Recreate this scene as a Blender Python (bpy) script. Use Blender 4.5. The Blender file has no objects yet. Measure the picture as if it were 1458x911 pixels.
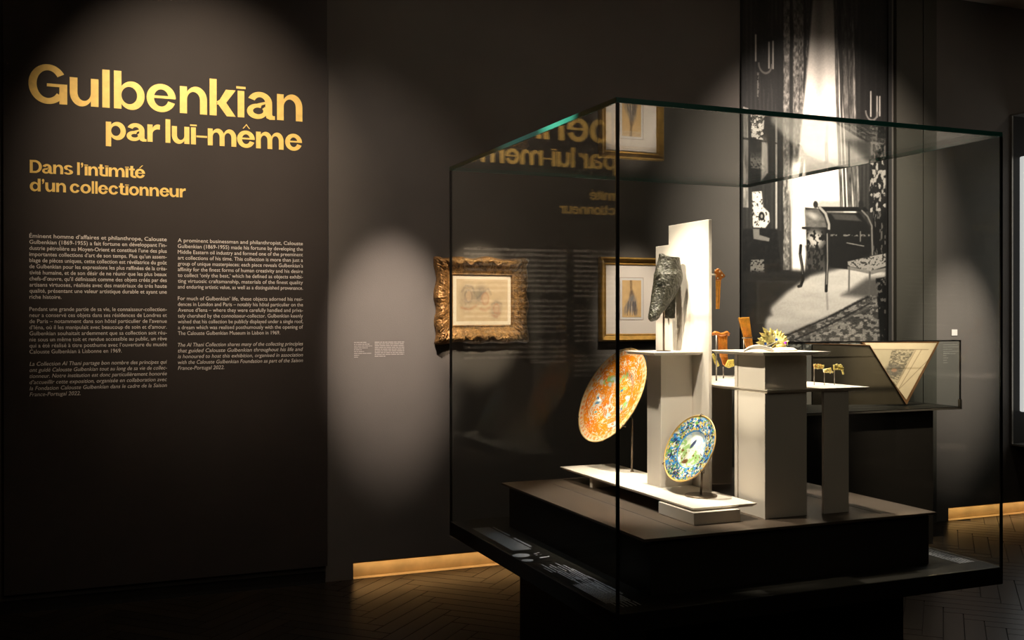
import bpy, bmesh, math, random
import numpy as np
from mathutils import Vector, Matrix
from math import sin, cos, pi, radians

random.seed(7)
S = bpy.context.scene
COL = S.collection

# ------------------------------------------------------------------ camera
CZ = 1.4137
FPX, YAW, PITCH, ROLL = 1467.97, 0.3898, -0.0016, -0.0007
FW = Vector((sin(YAW)*cos(PITCH), cos(YAW)*cos(PITCH), sin(PITCH)))
RT = Vector((cos(YAW), -sin(YAW), 0)); UP = RT.cross(FW)
R2 = RT*cos(ROLL)+UP*sin(ROLL); U2 = -RT*sin(ROLL)+UP*cos(ROLL)
CAM = Vector((0, 0, CZ))
cd = bpy.data.cameras.new('camera'); cam = bpy.data.objects.new('camera', cd); COL.objects.link(cam)
M = Matrix((R2, U2, -FW)).transposed().to_4x4(); M.translation = CAM
cam.matrix_world = M
cd.sensor_fit = 'HORIZONTAL'; cd.sensor_width = 36; cd.lens = FPX/1458*36
cd.clip_start = 0.05; cd.clip_end = 60
S.camera = cam

def at(x, y, X=None, Y=None, Z=None):
    """point of the place seen at photo pixel (x, y) on the plane X=, Y= or Z="""
    d = FW + R2*((x-729)/FPX) - U2*((y-455.5)/FPX)
    t = X/d.x if X is not None else (Y/d.y if Y is not None else (Z-CZ)/d.z)
    return CAM + d*t

# ------------------------------------------------------------------ world and view
W = bpy.data.worlds.new('world'); S.world = W; W.use_nodes = True
W.node_tree.nodes['Background'].inputs[0].default_value = (0.9, 0.92, 1.0, 1)
W.node_tree.nodes['Background'].inputs[1].default_value = 0.0
S.view_settings.view_transform = 'Standard'; S.view_settings.look = 'None'
S.view_settings.exposure = 0.0; S.view_settings.gamma = 1.0; S.view_settings.use_curve_mapping = False
S.cycles.transparent_max_bounces = 40
S.cycles.max_bounces = 8; S.cycles.diffuse_bounces = 4; S.cycles.glossy_bounces = 5
S.cycles.use_denoising = True
S.cycles.caustics_reflective = False; S.cycles.caustics_refractive = False

# ------------------------------------------------------------------ lights: track spots under the ceiling
def spot(loc, aim, power, angle, blend=1.0, col=(1, .82, .62), size=.03):
    l = bpy.data.lights.new('spot_lamp', 'SPOT'); l.energy = power; l.spot_size = radians(angle)
    l.spot_blend = blend; l.color = col; l.shadow_soft_size = size
    o = bpy.data.objects.new('spot_lamp', l); COL.objects.link(o)
    o.location = loc; o.rotation_euler = (Vector(aim)-Vector(loc)).to_track_quat('-Z', 'Y').to_euler()
    return o
def area(loc, aim, power, sx, sy, col=(1, .7, .4)):
    l = bpy.data.lights.new('area_lamp', 'AREA'); l.energy = power; l.shape = 'RECTANGLE'
    l.size = sx; l.size_y = sy; l.color = col
    o = bpy.data.objects.new('area_lamp', l); COL.objects.link(o)
    o.location = loc; o.rotation_euler = (Vector(aim)-Vector(loc)).to_track_quat('-Z', 'Y').to_euler()
    return o
WARM = (1, .80, .60); NEUT = (1, .86, .72)
spot((0.38, 3.7, 3.6), (0.52, 5.46, 2.22), 270, 48, 1.0, WARM)           # title
spot((0.45, 3.6, 3.6), (0.40, 5.46, 1.60), 34, 50, 1.0, WARM)           # columns of text
spot((1.52, 3.9, 3.6), (1.54, 5.49, 1.30), 1150, 18, 1.0, (1, .84, .72))  # caption
spot((1.35, 4.4, 3.6), (1.35, 5.49, 1.00), 60, 66, 1.0, (1, .84, .72))
spot((2.05, 3.5, 3.6), (2.05, 5.46, 1.50), 700, 11.5, .5, WARM)            # ornate frame
spot((3.05, 3.9, 3.6), (3.03, 5.46, 1.50), 430, 12.5, .8, (1, .84, .72))  # plain gilt frame
spot((4.5, 3.0, 3.6), (4.46, 5.47, 2.08), 980, 49, 1.0, (1, .86, .74))  # mural
spot((5.72, 3.8, 3.6), (5.60, 5.49, 1.18), 900, 19, 1.0, (1, .86, .76))  # right wall label
spot((4.75, 4.35, 3.6), (4.68, 5.1, 1.12), 900, 22, .8, WARM)            # folio
# showcase
spot((1.75, 3.80, 3.6), (2.12, 3.62, 1.25), 600, 27, .5, (1, .84, .69))
spot((0.0, 3.40, 3.3), (2.24, 3.16, 1.25), 620, 8.5, .7, (1, .82, .64))
spot((0.2, 2.60, 3.3), (2.21, 3.56, 1.52), 900, 10, .6, (1, .84, .68))
spot((0.1, 3.90, 3.3), (2.02, 3.98, 1.05), 330, 13, .6, (1, .82, .64))
spot((1.30, 3.30, 3.6), (2.28, 3.20, 1.15), 260, 22, .6, (1, .84, .69))
spot((2.45, 3.75, 3.6), (2.48, 3.25, 1.10), 560, 21, .6, (1, .84, .69))
spot((1.25, 2.45, 3.6), (2.06, 3.50, 1.20), 500, 13.5, .7, (1, .84, .69))
spot((3.3, 3.2, 3.6), (3.02, 3.05, 0.50), 150, 12, .8, (.9, .93, 1))
spot((1.15, 3.6, 3.6), (1.57, 3.55, 0.50), 300, 22, .8, (.9, .93, 1))     # added lamp to brighten the print on the caption margin
# wall washers, then an added unseen fill for the gallery's low spill
for x_ in (1.9, 3.4, 5.2, 6.9):
    spot((x_, 3.9, 3.6), (x_, 5.6, 1.9), 13, 110, 1.0, (1, .86, .70), .1)
area((1.5, 1.0, 3.5), (1.8, 3.6, 1.0), 9.0, 3.0, 3.0, (1, .84, .66))

# ------------------------------------------------------------------ materials
def newmat(name):
    m = bpy.data.materials.new(name); m.use_nodes = True
    return m, m.node_tree, m.node_tree.nodes['Principled BSDF']
def mat(name, col, rough=.5, metal=0., var=.0, vscale=8, bump=0., bscale=40, spec=.5, emit=None, es=1., trans=0., coat=0., detail=4):
    m, nt, b = newmat(name)
    b.inputs['Base Color'].default_value = (*col, 1); b.inputs['Roughness'].default_value = rough
    b.inputs['Metallic'].default_value = metal; b.inputs['Specular IOR Level'].default_value = spec
    if coat: b.inputs['Coat Weight'].default_value = coat
    if trans: b.inputs['Transmission Weight'].default_value = trans
    tc = nt.nodes.new('ShaderNodeTexCoord')
    if var:
        n = nt.nodes.new('ShaderNodeTexNoise'); n.inputs['Scale'].default_value = vscale; n.inputs['Detail'].default_value = detail
        nt.links.new(tc.outputs['Object'], n.inputs['Vector'])
        r = nt.nodes.new('ShaderNodeValToRGB')
        r.color_ramp.elements[0].position = .3; r.color_ramp.elements[1].position = .7
        r.color_ramp.elements[0].color = (*[c*(1-var) for c in col], 1); r.color_ramp.elements[1].color = (*[min(1, c*(1+var)) for c in col], 1)
        nt.links.new(n.outputs['Fac'], r.inputs['Fac']); nt.links.new(r.outputs['Color'], b.inputs['Base Color'])
    if bump:
        n = nt.nodes.new('ShaderNodeTexNoise'); n.inputs['Scale'].default_value = bscale; n.inputs['Detail'].default_value = 6
        nt.links.new(tc.outputs['Object'], n.inputs['Vector'])
        bp = nt.nodes.new('ShaderNodeBump'); bp.inputs['Strength'].default_value = bump; bp.inputs['Distance'].default_value = .01
        nt.links.new(n.outputs['Fac'], bp.inputs['Height']); nt.links.new(bp.outputs['Normal'], b.inputs['Normal'])
    if emit:
        b.inputs['Emission Color'].default_value = (*emit, 1); b.inputs['Emission Strength'].default_value = es
    return m
def vcmat(name, rough=.6, coat=0., spec=.4, metal=0., bump=0., bscale=80):
    m, nt, b = newmat(name)
    a = nt.nodes.new('ShaderNodeVertexColor'); a.layer_name = 'paint'
    nt.links.new(a.outputs['Color'], b.inputs['Base Color'])
    b.inputs['Roughness'].default_value = rough; b.inputs['Specular IOR Level'].default_value = spec
    b.inputs['Metallic'].default_value = metal
    if coat: b.inputs['Coat Weight'].default_value = coat
    if bump:
        tc = nt.nodes.new('ShaderNodeTexCoord')
        n = nt.nodes.new('ShaderNodeTexNoise'); n.inputs['Scale'].default_value = bscale
        nt.links.new(tc.outputs['Object'], n.inputs['Vector'])
        bp = nt.nodes.new('ShaderNodeBump'); bp.inputs['Strength'].default_value = bump; bp.inputs['Distance'].default_value = .004
        nt.links.new(n.outputs['Fac'], bp.inputs['Height']); nt.links.new(bp.outputs['Normal'], b.inputs['Normal'])
    return m
def glassmat(name, tint=(.97, .985, .975), f0=.006):
    """sheet glass: Fresnel reflection over clear transmission, the same from both sides"""
    m, nt, b = newmat(name); nt.nodes.remove(b)
    N = nt.nodes.new; L = nt.links.new
    out = nt.nodes['Material Output']
    g = N('ShaderNodeNewGeometry'); d = N('ShaderNodeVectorMath'); d.operation = 'DOT_PRODUCT'
    L(g.outputs['Incoming'], d.inputs[0]); L(g.outputs['True Normal'], d.inputs[1])
    ab = N('ShaderNodeMath'); ab.operation = 'ABSOLUTE'; L(d.outputs['Value'], ab.inputs[0])
    s = N('ShaderNodeMath'); s.operation = 'SUBTRACT'; s.inputs[0].default_value = 1; L(ab.outputs[0], s.inputs[1])
    p = N('ShaderNodeMath'); p.operation = 'POWER'; L(s.outputs[0], p.inputs[0]); p.inputs[1].default_value = 5
    ma = N('ShaderNodeMath'); ma.operation = 'MULTIPLY_ADD'; L(p.outputs[0], ma.inputs[0]); ma.inputs[1].default_value = 1-f0; ma.inputs[2].default_value = f0
    t = N('ShaderNodeBsdfTransparent'); t.inputs[0].default_value = (*tint, 1)
    gl = N('ShaderNodeBsdfGlossy'); gl.inputs['Roughness'].default_value = 0.0; gl.inputs['Color'].default_value = (1, 1, 1, 1)
    mx = N('ShaderNodeMixShader'); L(ma.outputs[0], mx.inputs[0]); L(t.outputs[0], mx.inputs[1]); L(gl.outputs[0], mx.inputs[2])
    L(mx.outputs[0], out.inputs['Surface'])
    return m

m_wall = mat('warm_grey_wall_paint', (.105, .093, .082), .75, var=.10, vscale=1.6, bump=.10, bscale=220, spec=.25)
m_wallr = mat('greenish_wall_board', (.052, .048, .038), .7, var=.08, vscale=2, spec=.25)
m_panel = mat('dark_brown_panel_paint', (.034, .0265, .0225), .62, var=.08, vscale=3, bump=.06, bscale=260, spec=.3)
m_dark = mat('black_brown_paint', (.012, .010, .008), .6, var=.1, vscale=3, spec=.3)
m_gold = mat('gold_lettering', (.92, .62, .16), .45, .15, var=.10, vscale=30, spec=.6)
m_print = mat('cream_lettering', (.78, .72, .65), .7)
m_caption = mat('pale_caption_print', (.26, .23, .21), .7)
m_ceil = mat('ceiling_paint', (.75, .64, .50), .8, var=.08, vscale=2)
m_base = mat('black_case_base', (.010, .009, .007), .42, var=.15, vscale=6, spec=.22)
m_plinth = mat('taupe_plinth_paint', (.075, .054, .038), .45, var=.08, vscale=5, bump=.04, bscale=200, spec=.4)
m_plinth_shade = mat('shaded_plinth_paint', (.020, .017, .013), .55, var=.1, vscale=5, spec=.3)  # plinth paint darkened so the unlit sides carry their shade in the colour
m_white = mat('ivory_lacquer', (.74, .68, .60), .5, var=.03, vscale=6, bump=.02, bscale=150, spec=.35)
m_darkline = mat('dark_line', (.01, .009, .008), .8)
m_glass = glassmat('clear_sheet_glass')
m_gedge = mat('green_glass_edge', (.010, .11, .085), .4, spec=.4, var=.3, vscale=3)
m_seal = mat('black_silicone_seam', (.004, .004, .004), .35)
m_steel = mat('grey_steel', (.32, .29, .25), .35, .8, var=.1, vscale=30)
m_bronze = mat('bronze_rod', (.16, .12, .085), .4, .6, var=.1, vscale=30)
m_capt = mat('grey_white_print', (.50, .52, .55), .7)
m_recess = mat('brushed_brass_recess', (.62, .44, .22), .5, .15, var=.16, vscale=9, spec=.4)
m_led = mat('warm_led_diffuser', (.9, .7, .4), .5, emit=(1, .66, .30), es=1.2)
m_paint = vcmat('printed_paper', .7, spec=.2)
m_mural = vcmat('printed_mural', .55, spec=.25)
m_ceramic = vcmat('glazed_ceramic', .16, coat=.5, spec=.5, bump=.1, bscale=60)
m_cback = mat('dark_ceramic_back', (.10, .08, .06), .35, var=.2, vscale=20)
m_rim = mat('gilt_dish_rim', (.70, .47, .17), .3, .3, var=.15, vscale=60)
m_stone = mat('dark_green_speckled_bronze', (.022, .021, .012), .30, .35, var=.65, vscale=75, bump=.9, bscale=110, spec=.7, detail=8)
m_oldgold = mat('antique_gilding', (.26, .135, .042), .36, .5, var=.6, vscale=55, bump=.7, bscale=120, spec=.6)
m_gilt = mat('bright_gilding', (.52, .30, .07), .32, .65, var=.25, vscale=25, bump=.15, bscale=90, spec=.6)
m_matb = mat('white_mat_board', (.68, .60, .53), .8, var=.02, vscale=8)
m_creamb = mat('cream_mat_board', (.80, .70, .55), .8, var=.02, vscale=8)
m_horn = mat('amber_horn', (.80, .36, .05), .28, var=.25, vscale=60, spec=.6, coat=.4)
m_horn2 = mat('orange_horn', (.58, .19, .03), .28, var=.3, vscale=60, spec=.6, coat=.4)
m_jgold = mat('pale_gold_filigree', (.95, .72, .24), .3, .12, var=.25, vscale=160, bump=.5, bscale=300, spec=.7)
m_enamel = mat('lime_enamel', (.80, .62, .15), .25, var=.35, vscale=150, coat=.5)
m_pearl = mat('pearl_white', (.85, .80, .66), .3, coat=.4)
m_blue = mat('blue_stone', (.03, .10, .45), .1, coat=.6)
m_purple = mat('purple_stone', (.35, .02, .55), .1, coat=.6)
m_acryl = mat('white_acrylic', (.80, .77, .70), .3)
m_paper = mat('cream_paper', (.70, .56, .40), .8, var=.06, vscale=20)
m_olive = mat('olive_board', (.075, .056, .034), .6, var=.12, vscale=6)
m_brown = mat('brown_wood_edge', (.16, .075, .03), .5, var=.3, vscale=20)
m_label = mat('white_label_card', (.62, .58, .54), .7)
m_glowpanel = mat('white_glow_panel', (.8, .8, .82), .6, emit=(.95, .93, .92), es=.60)  # emission put into the panel to stand for lighting inside the case

m_floor, nt, b = newmat('dark_oak_planks')
tc = nt.nodes.new('ShaderNodeTexCoord'); oi = nt.nodes.new('ShaderNodeObjectInfo')
mp = nt.nodes.new('ShaderNodeMapping'); mp.inputs['Scale'].default_value = (3, 40, 3)
n = nt.nodes.new('ShaderNodeTexNoise'); n.inputs['Scale'].default_value = 1.5; n.inputs['Detail'].default_value = 6
nt.links.new(tc.outputs['Object'], mp.inputs[0]); nt.links.new(mp.outputs[0], n.inputs['Vector'])
ad = nt.nodes.new('ShaderNodeMath'); ad.operation = 'MULTIPLY_ADD'; ad.inputs[1].default_value = .45; nt.links.new(oi.outputs['Random'], ad.inputs[0]); nt.links.new(n.outputs['Fac'], ad.inputs[2])
r = nt.nodes.new('ShaderNodeValToRGB'); r.color_ramp.elements[0].position = .35; r.color_ramp.elements[1].position = 1.0
r.color_ramp.elements[0].color = (.009, .0065, .004, 1); r.color_ramp.elements[1].color = (.019, .013, .007, 1)
nt.links.new(ad.outputs[0], r.inputs['Fac']); nt.links.new(r.outputs['Color'], b.inputs['Base Color'])
b.inputs['Roughness'].default_value = .30; b.inputs['Specular IOR Level'].default_value = .32

# ------------------------------------------------------------------ mesh helpers
class MB:
    def __init__(s): s.v = []; s.f = []; s.m = []
    def add(s, vs, fs, mi=0):
        o = len(s.v); s.v += [tuple(v) for v in vs]; s.f += [tuple(i+o for i in f) for f in fs]; s.m += [mi]*len(fs); return s
    def box(s, x0, x1, y0, y1, z0, z1, mi=0, bev=0.0):
        if bev <= 0:
            vs = [(x, y, z) for z in (z0, z1) for y in (y0, y1) for x in (x0, x1)]
            return s.add(vs, [(0, 2, 3, 1), (4, 5, 7, 6), (0, 1, 5, 4), (2, 6, 7, 3), (0, 4, 6, 2), (1, 3, 7, 5)], mi)
        bm = bmesh.new(); bmesh.ops.create_cube(bm, size=1)
        for v in bm.verts: v.co = Vector(((x0+x1)/2+v.co.x*(x1-x0), (y0+y1)/2+v.co.y*(y1-y0), (z0+z1)/2+v.co.z*(z1-z0)))
        bmesh.ops.bevel(bm, geom=bm.edges[:], offset=bev, segments=2, affect='EDGES', profile=.5)
        s.add([v.co[:] for v in bm.verts], [[v.index for v in f.verts] for f in bm.faces], mi); bm.free(); return s
    def prism(s, pts, y0, y1, mi=0, axis='Y'):
        """polygon pts [(x,z)] extruded from y0 to y1"""
        n = len(pts); A = lambda p, d: (p[0], d, p[1]) if axis == 'Y' else ((d, p[0], p[1]) if axis == 'X' else (p[0], p[1], d))
        vs = [A(p, y0) for p in pts]+[A(p, y1) for p in pts]
        fs = [tuple(range(n)), tuple(range(2*n-1, n-1, -1))]+[(i, i+n, (i+1) % n+n, (i+1) % n) for i in range(n)]
        return s.add(vs, fs, mi)
    def tube(s, pts, rad, seg=10, mi=0, cap=True):
        pts = [Vector(p) for p in pts]; rs = rad if isinstance(rad, (list, tuple)) else [rad]*len(pts)
        vs = []; fs = []; up = Vector((0, 0, 1)); prev = None
        for i, p in enumerate(pts):
            t = (pts[min(i+1, len(pts)-1)]-pts[max(i-1, 0)]).normalized()
            if prev is None: a = t.orthogonal().normalized()
            else: a = (prev - t*prev.dot(t)).normalized()
            prev = a; bb = t.cross(a)
            vs += [p+(a*cos(2*pi*k/seg)+bb*sin(2*pi*k/seg))*rs[i] for k in range(seg)]
        for i in range(len(pts)-1):
            fs += [(i*seg+k, i*seg+(k+1) % seg, (i+1)*seg+(k+1) % seg, (i+1)*seg+k) for k in range(seg)]
        if cap: fs += [tuple(range(seg-1, -1, -1)), tuple(range((len(pts)-1)*seg, len(pts)*seg))]
        return s.add(vs, fs, mi)
    def lathe(s, prof, org, ax, seg=64, mi=0, close=False, endcap=True):
        """profile [(r, h)] turned about axis ax through org"""
        ax = Vector(ax).normalized(); a = ax.orthogonal().normalized(); bb = ax.cross(a); org = Vector(org)
        vs = [org+ax*h+(a*cos(2*pi*k/seg)+bb*sin(2*pi*k/seg))*r_ for r_, h in prof for k in range(seg)]
        n = len(prof); fs = []
        for i in range(n if close else n-1):
            j = (i+1) % n
            fs += [(i*seg+k, i*seg+(k+1) % seg, j*seg+(k+1) % seg, j*seg+k) for k in range(seg)]
        if not close: fs += [tuple(range(seg-1, -1, -1))]
        if not close and endcap: fs += [tuple(range((n-1)*seg, n*seg))]
        return s.add(vs, fs, mi)
    def ball(s, c, r_, sc=(1, 1, 1), seg=12, ring=8, mi=0):
        c = Vector(c); vs = [c+Vector((0, 0, r_*sc[2]))]
        for i in range(1, ring):
            for k in range(seg):
                th = pi*i/ring; vs.append(c+Vector((r_*sc[0]*sin(th)*cos(2*pi*k/seg), r_*sc[1]*sin(th)*sin(2*pi*k/seg), r_*sc[2]*cos(th))))
        vs.append(c-Vector((0, 0, r_*sc[2]))); L = len(vs)-1
        fs = [(0, 1+k, 1+(k+1) % seg) for k in range(seg)]
        for i in range(ring-2):
            fs += [(1+i*seg+k, 1+(i+1)*seg+k, 1+(i+1)*seg+(k+1) % seg, 1+i*seg+(k+1) % seg) for k in range(seg)]
        fs += [(L, 1+(ring-2)*seg+(k+1) % seg, 1+(ring-2)*seg+k) for k in range(seg)]
        return s.add(vs, fs, mi)
    def build(s, name, mats, parent=None, smooth=False, colors=None, fix=True):
        me = bpy.data.meshes.new(name)
        off = Vector((0, 0, 0))
        if parent is not None:
            off = Vector(parent.location) if parent.parent is None else Vector(parent.parent.location)
        me.from_pydata([tuple(Vector(v)-off) for v in s.v], [], s.f)
        for m_ in (mats if isinstance(mats, (list, tuple)) else [mats]): me.materials.append(m_)
        me.polygons.foreach_set('material_index', s.m)
        if smooth: me.polygons.foreach_set('use_smooth', [True]*len(s.f))
        if fix:
            bm = bmesh.new(); bm.from_mesh(me); bmesh.ops.recalc_face_normals(bm, faces=bm.faces); bm.to_mesh(me); bm.free()
        if colors is not None:
            ca = me.color_attributes.new('paint', 'FLOAT_COLOR', 'POINT')
            c4 = np.ones((len(s.v), 4), np.float32); c4[:, :3] = colors
            ca.data.foreach_set('color', c4.ravel())
        me.update()
        o = bpy.data.objects.new(name, me); COL.objects.link(o)
        if parent is not None: o.parent = parent
        return o
def smooth_by_angle(o, ang=40):
    me = o.data
    bm = bmesh.new(); bm.from_mesh(me)
    for e in bm.edges:
        e.smooth = len(e.link_faces) == 2 and e.calc_face_angle(0) < radians(ang)
    for f in bm.faces: f.smooth = True
    bm.to_mesh(me); bm.free(); return o
def tag(o, label, cat, group=None):
    o['label'] = label; o['category'] = cat
    if group: o['group'] = group
    return o
def thing(name, label, cat, loc, group=None):
    o = bpy.data.objects.new(name, None); COL.objects.link(o); o.location = loc; o.empty_display_size = .05
    return tag(o, label, cat, group)
def struct(o): o['kind'] = 'structure'; return o

# ------------------------------------------------------------------ numpy painting (flat prints and glazes)
def _h(ix, iy, seed):
    n = (ix.astype(np.int64)*374761393 + iy.astype(np.int64)*668265263 + seed*982451653) & 0x7fffffff
    n = ((n ^ (n >> 13))*1274126177) & 0x7fffffff
    return ((n ^ (n >> 16)) & 0xffff)/65535.0
def vnoise(x, y, seed=0):
    ix = np.floor(x); iy = np.floor(y); fx = x-ix; fy = y-iy; fx = fx*fx*(3-2*fx); fy = fy*fy*(3-2*fy)
    a = _h(ix, iy, seed); b_ = _h(ix+1, iy, seed); c = _h(ix, iy+1, seed); d = _h(ix+1, iy+1, seed)
    return (a*(1-fx)+b_*fx)*(1-fy)+(c*(1-fx)+d*fx)*fy
def fbm(x, y, seed=0, octv=4):
    t = 0; a = .5; s_ = 0
    for i in range(octv): t = t+a*vnoise(x*2**i, y*2**i, seed+i*17); s_ += a; a *= .5
    return t/s_
def sst(a, b_, x):
    t = np.clip((x-a)/(b_-a), 0, 1); return t*t*(3-2*t)
def polymask(px_, py_, pts, soft=1.0):
    """1 inside the polygon, with a soft edge"""
    n = len(pts); inside = np.zeros(px_.shape, bool); dist = np.full(px_.shape, 1e9)
    for i in range(n):
        x0, y0 = pts[i]; x1, y1 = pts[(i+1) % n]
        c = ((y0 > py_) != (y1 > py_)) & (px_ < (x1-x0)*(py_-y0)/((y1-y0) if y1 != y0 else 1e-9)+x0)
        inside ^= c
        dx, dy = x1-x0, y1-y0; t = np.clip(((px_-x0)*dx+(py_-y0)*dy)/(dx*dx+dy*dy+1e-12), 0, 1)
        dist = np.minimum(dist, np.hypot(px_-x0-t*dx, py_-y0-t*dy))
    return sst(-soft, soft, np.where(inside, dist, -dist))
def linemask(px_, py_, pts, w, soft=.6):
    dist = np.full(px_.shape, 1e9)
    for (x0, y0), (x1, y1) in zip(pts[:-1], pts[1:]):
        dx, dy = x1-x0, y1-y0; t = np.clip(((px_-x0)*dx+(py_-y0)*dy)/(dx*dx+dy*dy+1e-12), 0, 1)
        dist = np.minimum(dist, np.hypot(px_-x0-t*dx, py_-y0-t*dy))
    return 1-sst(w-soft, w+soft, dist)
def ellm(px_, py_, cx, cy, rx, ry, soft=.15, ang=0):
    c, s_ = cos(ang), sin(ang); u = ((px_-cx)*c+(py_-cy)*s_)/rx; v = (-(px_-cx)*s_+(py_-cy)*c)/ry
    return 1-sst(1-soft, 1+soft, np.hypot(u, v))
def over(img, m_, c): return img*(1-m_)+c*m_
def over3(img, m_, c): return img*(1-m_[..., None])+np.asarray(c)*m_[..., None]
def lin(c): c = np.clip(c, 0, 1); return np.where(c < .04045, c/12.92, ((c+.055)/1.055)**2.4)
def sheet(name, A, B, C_, D, nx, ny, paint, mat_, parent, thick=(0, .004, 0), flat_sides=True):
    """a printed sheet A(bl) B(br) C(tr) D(tl) with colour from paint(u, v) and a real thickness"""
    u, v = np.meshgrid(np.linspace(0, 1, nx), np.linspace(0, 1, ny))
    A, B, C_, D = [np.array(p, float) for p in (A, B, C_, D)]
    P = A*((1-u)*(1-v))[..., None]+B*(u*(1-v))[..., None]+C_*(u*v)[..., None]+D*((1-u)*v)[..., None]
    col = paint(u, v)
    mb = MB(); V = P.reshape(-1, 3); n = len(V)
    mb.v = [tuple(p) for p in V]
    ii = (np.arange(ny-1)[:, None]*nx+np.arange(nx-1)[None]).ravel()
    mb.f = [(int(i), int(i+1), int(i+1+nx), int(i+nx)) for i in ii]
    t = np.array(thick)
    for k, p in enumerate((A, B, C_, D)): mb.v.append(tuple(p+t))
    c4 = [0, nx-1, nx*ny-1, nx*(ny-1)]
    per = [list(range(0, nx)), list(range(nx-1, nx*ny, nx)), list(range(nx*ny-1, nx*(ny-1)-1, -1)), list(range(nx*(ny-1), -1, -nx))]
    for k in range(4): mb.f.append(tuple(per[k][::-1]+[n+k, n+(k+1) % 4]))
    mb.f.append((n+3, n+2, n+1, n)); mb.m = [0]*len(mb.f)
    cc = np.concatenate([col.reshape(-1, 3), np.tile(col.reshape(-1, 3).mean(0), (4, 1))])
    return mb.build(name, mat_, parent, colors=cc, fix=False)

# ------------------------------------------------------------------ the room
YW = 5.49
def bx(name, x0, x1, y0, y1, z0, z1, m_, parent=None, bev=0):
    return MB().box(x0, x1, y0, y1, z0, z1, bev=bev).build(name, m_, parent)
ZC = 3.643
# back wall with two lit recesses along the floor
r1a, r1b, r2a, r2b, rz = 1.325, 3.75, 5.543, 7.9, .093
wb = MB(); wb.box(-3.2, 8.0, YW, YW+.2, rz, ZC)
for a, b_ in ((-3.2, r1a), (r1b, r2a), (r2b, 8.0)): wb.box(a, b_, YW, YW+.2, 0, rz)
wb.box(r1a, r1b, YW+.07, YW+.2, 0, rz); wb.box(r2a, r2b, YW+.07, YW+.2, 0, rz)
struct(wb.build('wall_back', m_wall))
struct(bx('wall_left', -3.4, -3.2, -3, YW+.2, 0, ZC, m_dark))
struct(bx('wall_right', 8.0, 8.2, -3, YW+.2, 0, ZC, m_dark))
struct(bx('wall_front', -3.2, 8.0, -3.2, -3, 0, ZC, m_dark))
struct(bx('ceiling', -3.2, 8.0, -3, YW, ZC, ZC+.1, m_ceil))
for k, (a, b_) in enumerate(((r1a, r1b), (r2a, r2b))):
    t = thing('recessed_floor_light', ('brass coloured light recess at the foot of the wall left of the showcase',
              'brass coloured light recess at the foot of the wall right of the showcase')[k], 'floor light', ((a+b_)/2, YW+.035, 0), 'lit recesses along the wall foot')
    bm_ = MB(); bm_.box(a+.002, b_-.002, YW+.055, YW+.069, .002, rz-.002); bm_.build('back_plate', m_recess, t)
    tp = MB(); tp.box(a+.002, b_-.002, YW+.008, YW+.054, rz-.008, rz-.002); tp.build('top_plate', m_recess, t)
    MB().box(a+.002, b_-.002, YW+.001, YW+.054, -.002, .0015).build('bottom_plate', m_recess, t)
    bt = MB(); bt.box(a+.002, b_-.002, YW+.030, YW+.054, rz-.013, rz-.0085); bt.build('diffuser', m_led, t)
    area(((a+b_)/2, YW+.02, rz-.012), ((a+b_)/2, YW+.04, .03), .9, b_-a-.02, .02, (1, .70, .38))
# trims of the right wall: board with a groove beside the mural
struct(bx('trim_1', 5.055, 5.284, YW-.03, YW-.001, .0, ZC, m_wallr))
struct(bx('trim_2', 5.291, 5.407, YW-.03, YW-.001, .0, ZC, m_wallr))
struct(bx('baseboard_left', -.9, 1.17, YW-.012, YW-.001, 0, .06, m_dark))

# floor: subfloor and herringbone planks
sub = struct(bx('floor', -3.2, 8.0, -3, YW, -.06, -.006, m_dark))
floor_root = sub
PW, PN = .088, 6
def plank_mesh(nm, m_):
    mb = MB(); L, Wd, g = PN*PW, PW, .0012
    mb.add([(g, g, -.012), (L-g, g, -.012), (L-g, Wd-g, -.012), (g, Wd-g, -.012),
            (g+.001, g+.001, 0), (L-g-.001, g+.001, 0), (L-g-.001, Wd-g-.001, 0), (g+.001, Wd-g-.001, 0)],
           [(3, 2, 1, 0), (4, 5, 6, 7), (0, 1, 5, 4), (1, 2, 6, 5), (2, 3, 7, 6), (3, 0, 4, 7)])
    return mb
pm = plank_mesh('plank', m_floor)
pme = bpy.data.meshes.new('plank'); pme.from_pydata(pm.v, [], pm.f); pme.materials.append(m_floor)
def proj(P):
    d = Vector(P)-CAM; k = d.dot(FW)
    return (729+FPX*d.dot(R2)/k, 455.5-FPX*d.dot(U2)/k, k) if k > .1 else (-9999, -9999, k)
rest = MB(); near = []
R45 = radians(45)
for i in range(-120, 160):
    for j in range(-22, 22):
        for typ in (0, 1):
            ox, oy = (i+PN*j)*PW, (i-PN*j)*PW
            if typ: ox, oy, ang = ox+(PN+1)*PW, oy+(1-PN)*PW, pi/2
            else: ang = 0
            x = ox*cos(R45)-oy*sin(R45); y = ox*sin(R45)+oy*cos(R45); x += 2.0; y += 1.0
            a = ang+R45; cxp = x+cos(a)*PN*PW/2-sin(a)*PW/2; cyp = y+sin(a)*PN*PW/2+cos(a)*PW/2
            if not (-2.6 < cxp < 7.6 and 0.4 < cyp < YW+.30): continue
            pts = [(x+cos(a)*u-sin(a)*v, y+sin(a)*u+cos(a)*v) for u, v in ((0, 0), (PN*PW, 0), (PN*PW, PW), (0, PW))]
            if min(p[1] for p in pts) > YW-.012: continue
            q = proj((cxp, cyp, 0))
            vis = -40 < q[0] < 1500 and q[1] < 935 and q[2] > 0 and not (735 < q[0] < 1275 and q[1] > 770) and not (700 < q[0] < 1330 and q[1] < 800)
            near.append((vis, q[2], x, y, a))
near.sort(key=lambda t: (not t[0], t[1]))
k_obj = 0
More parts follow.
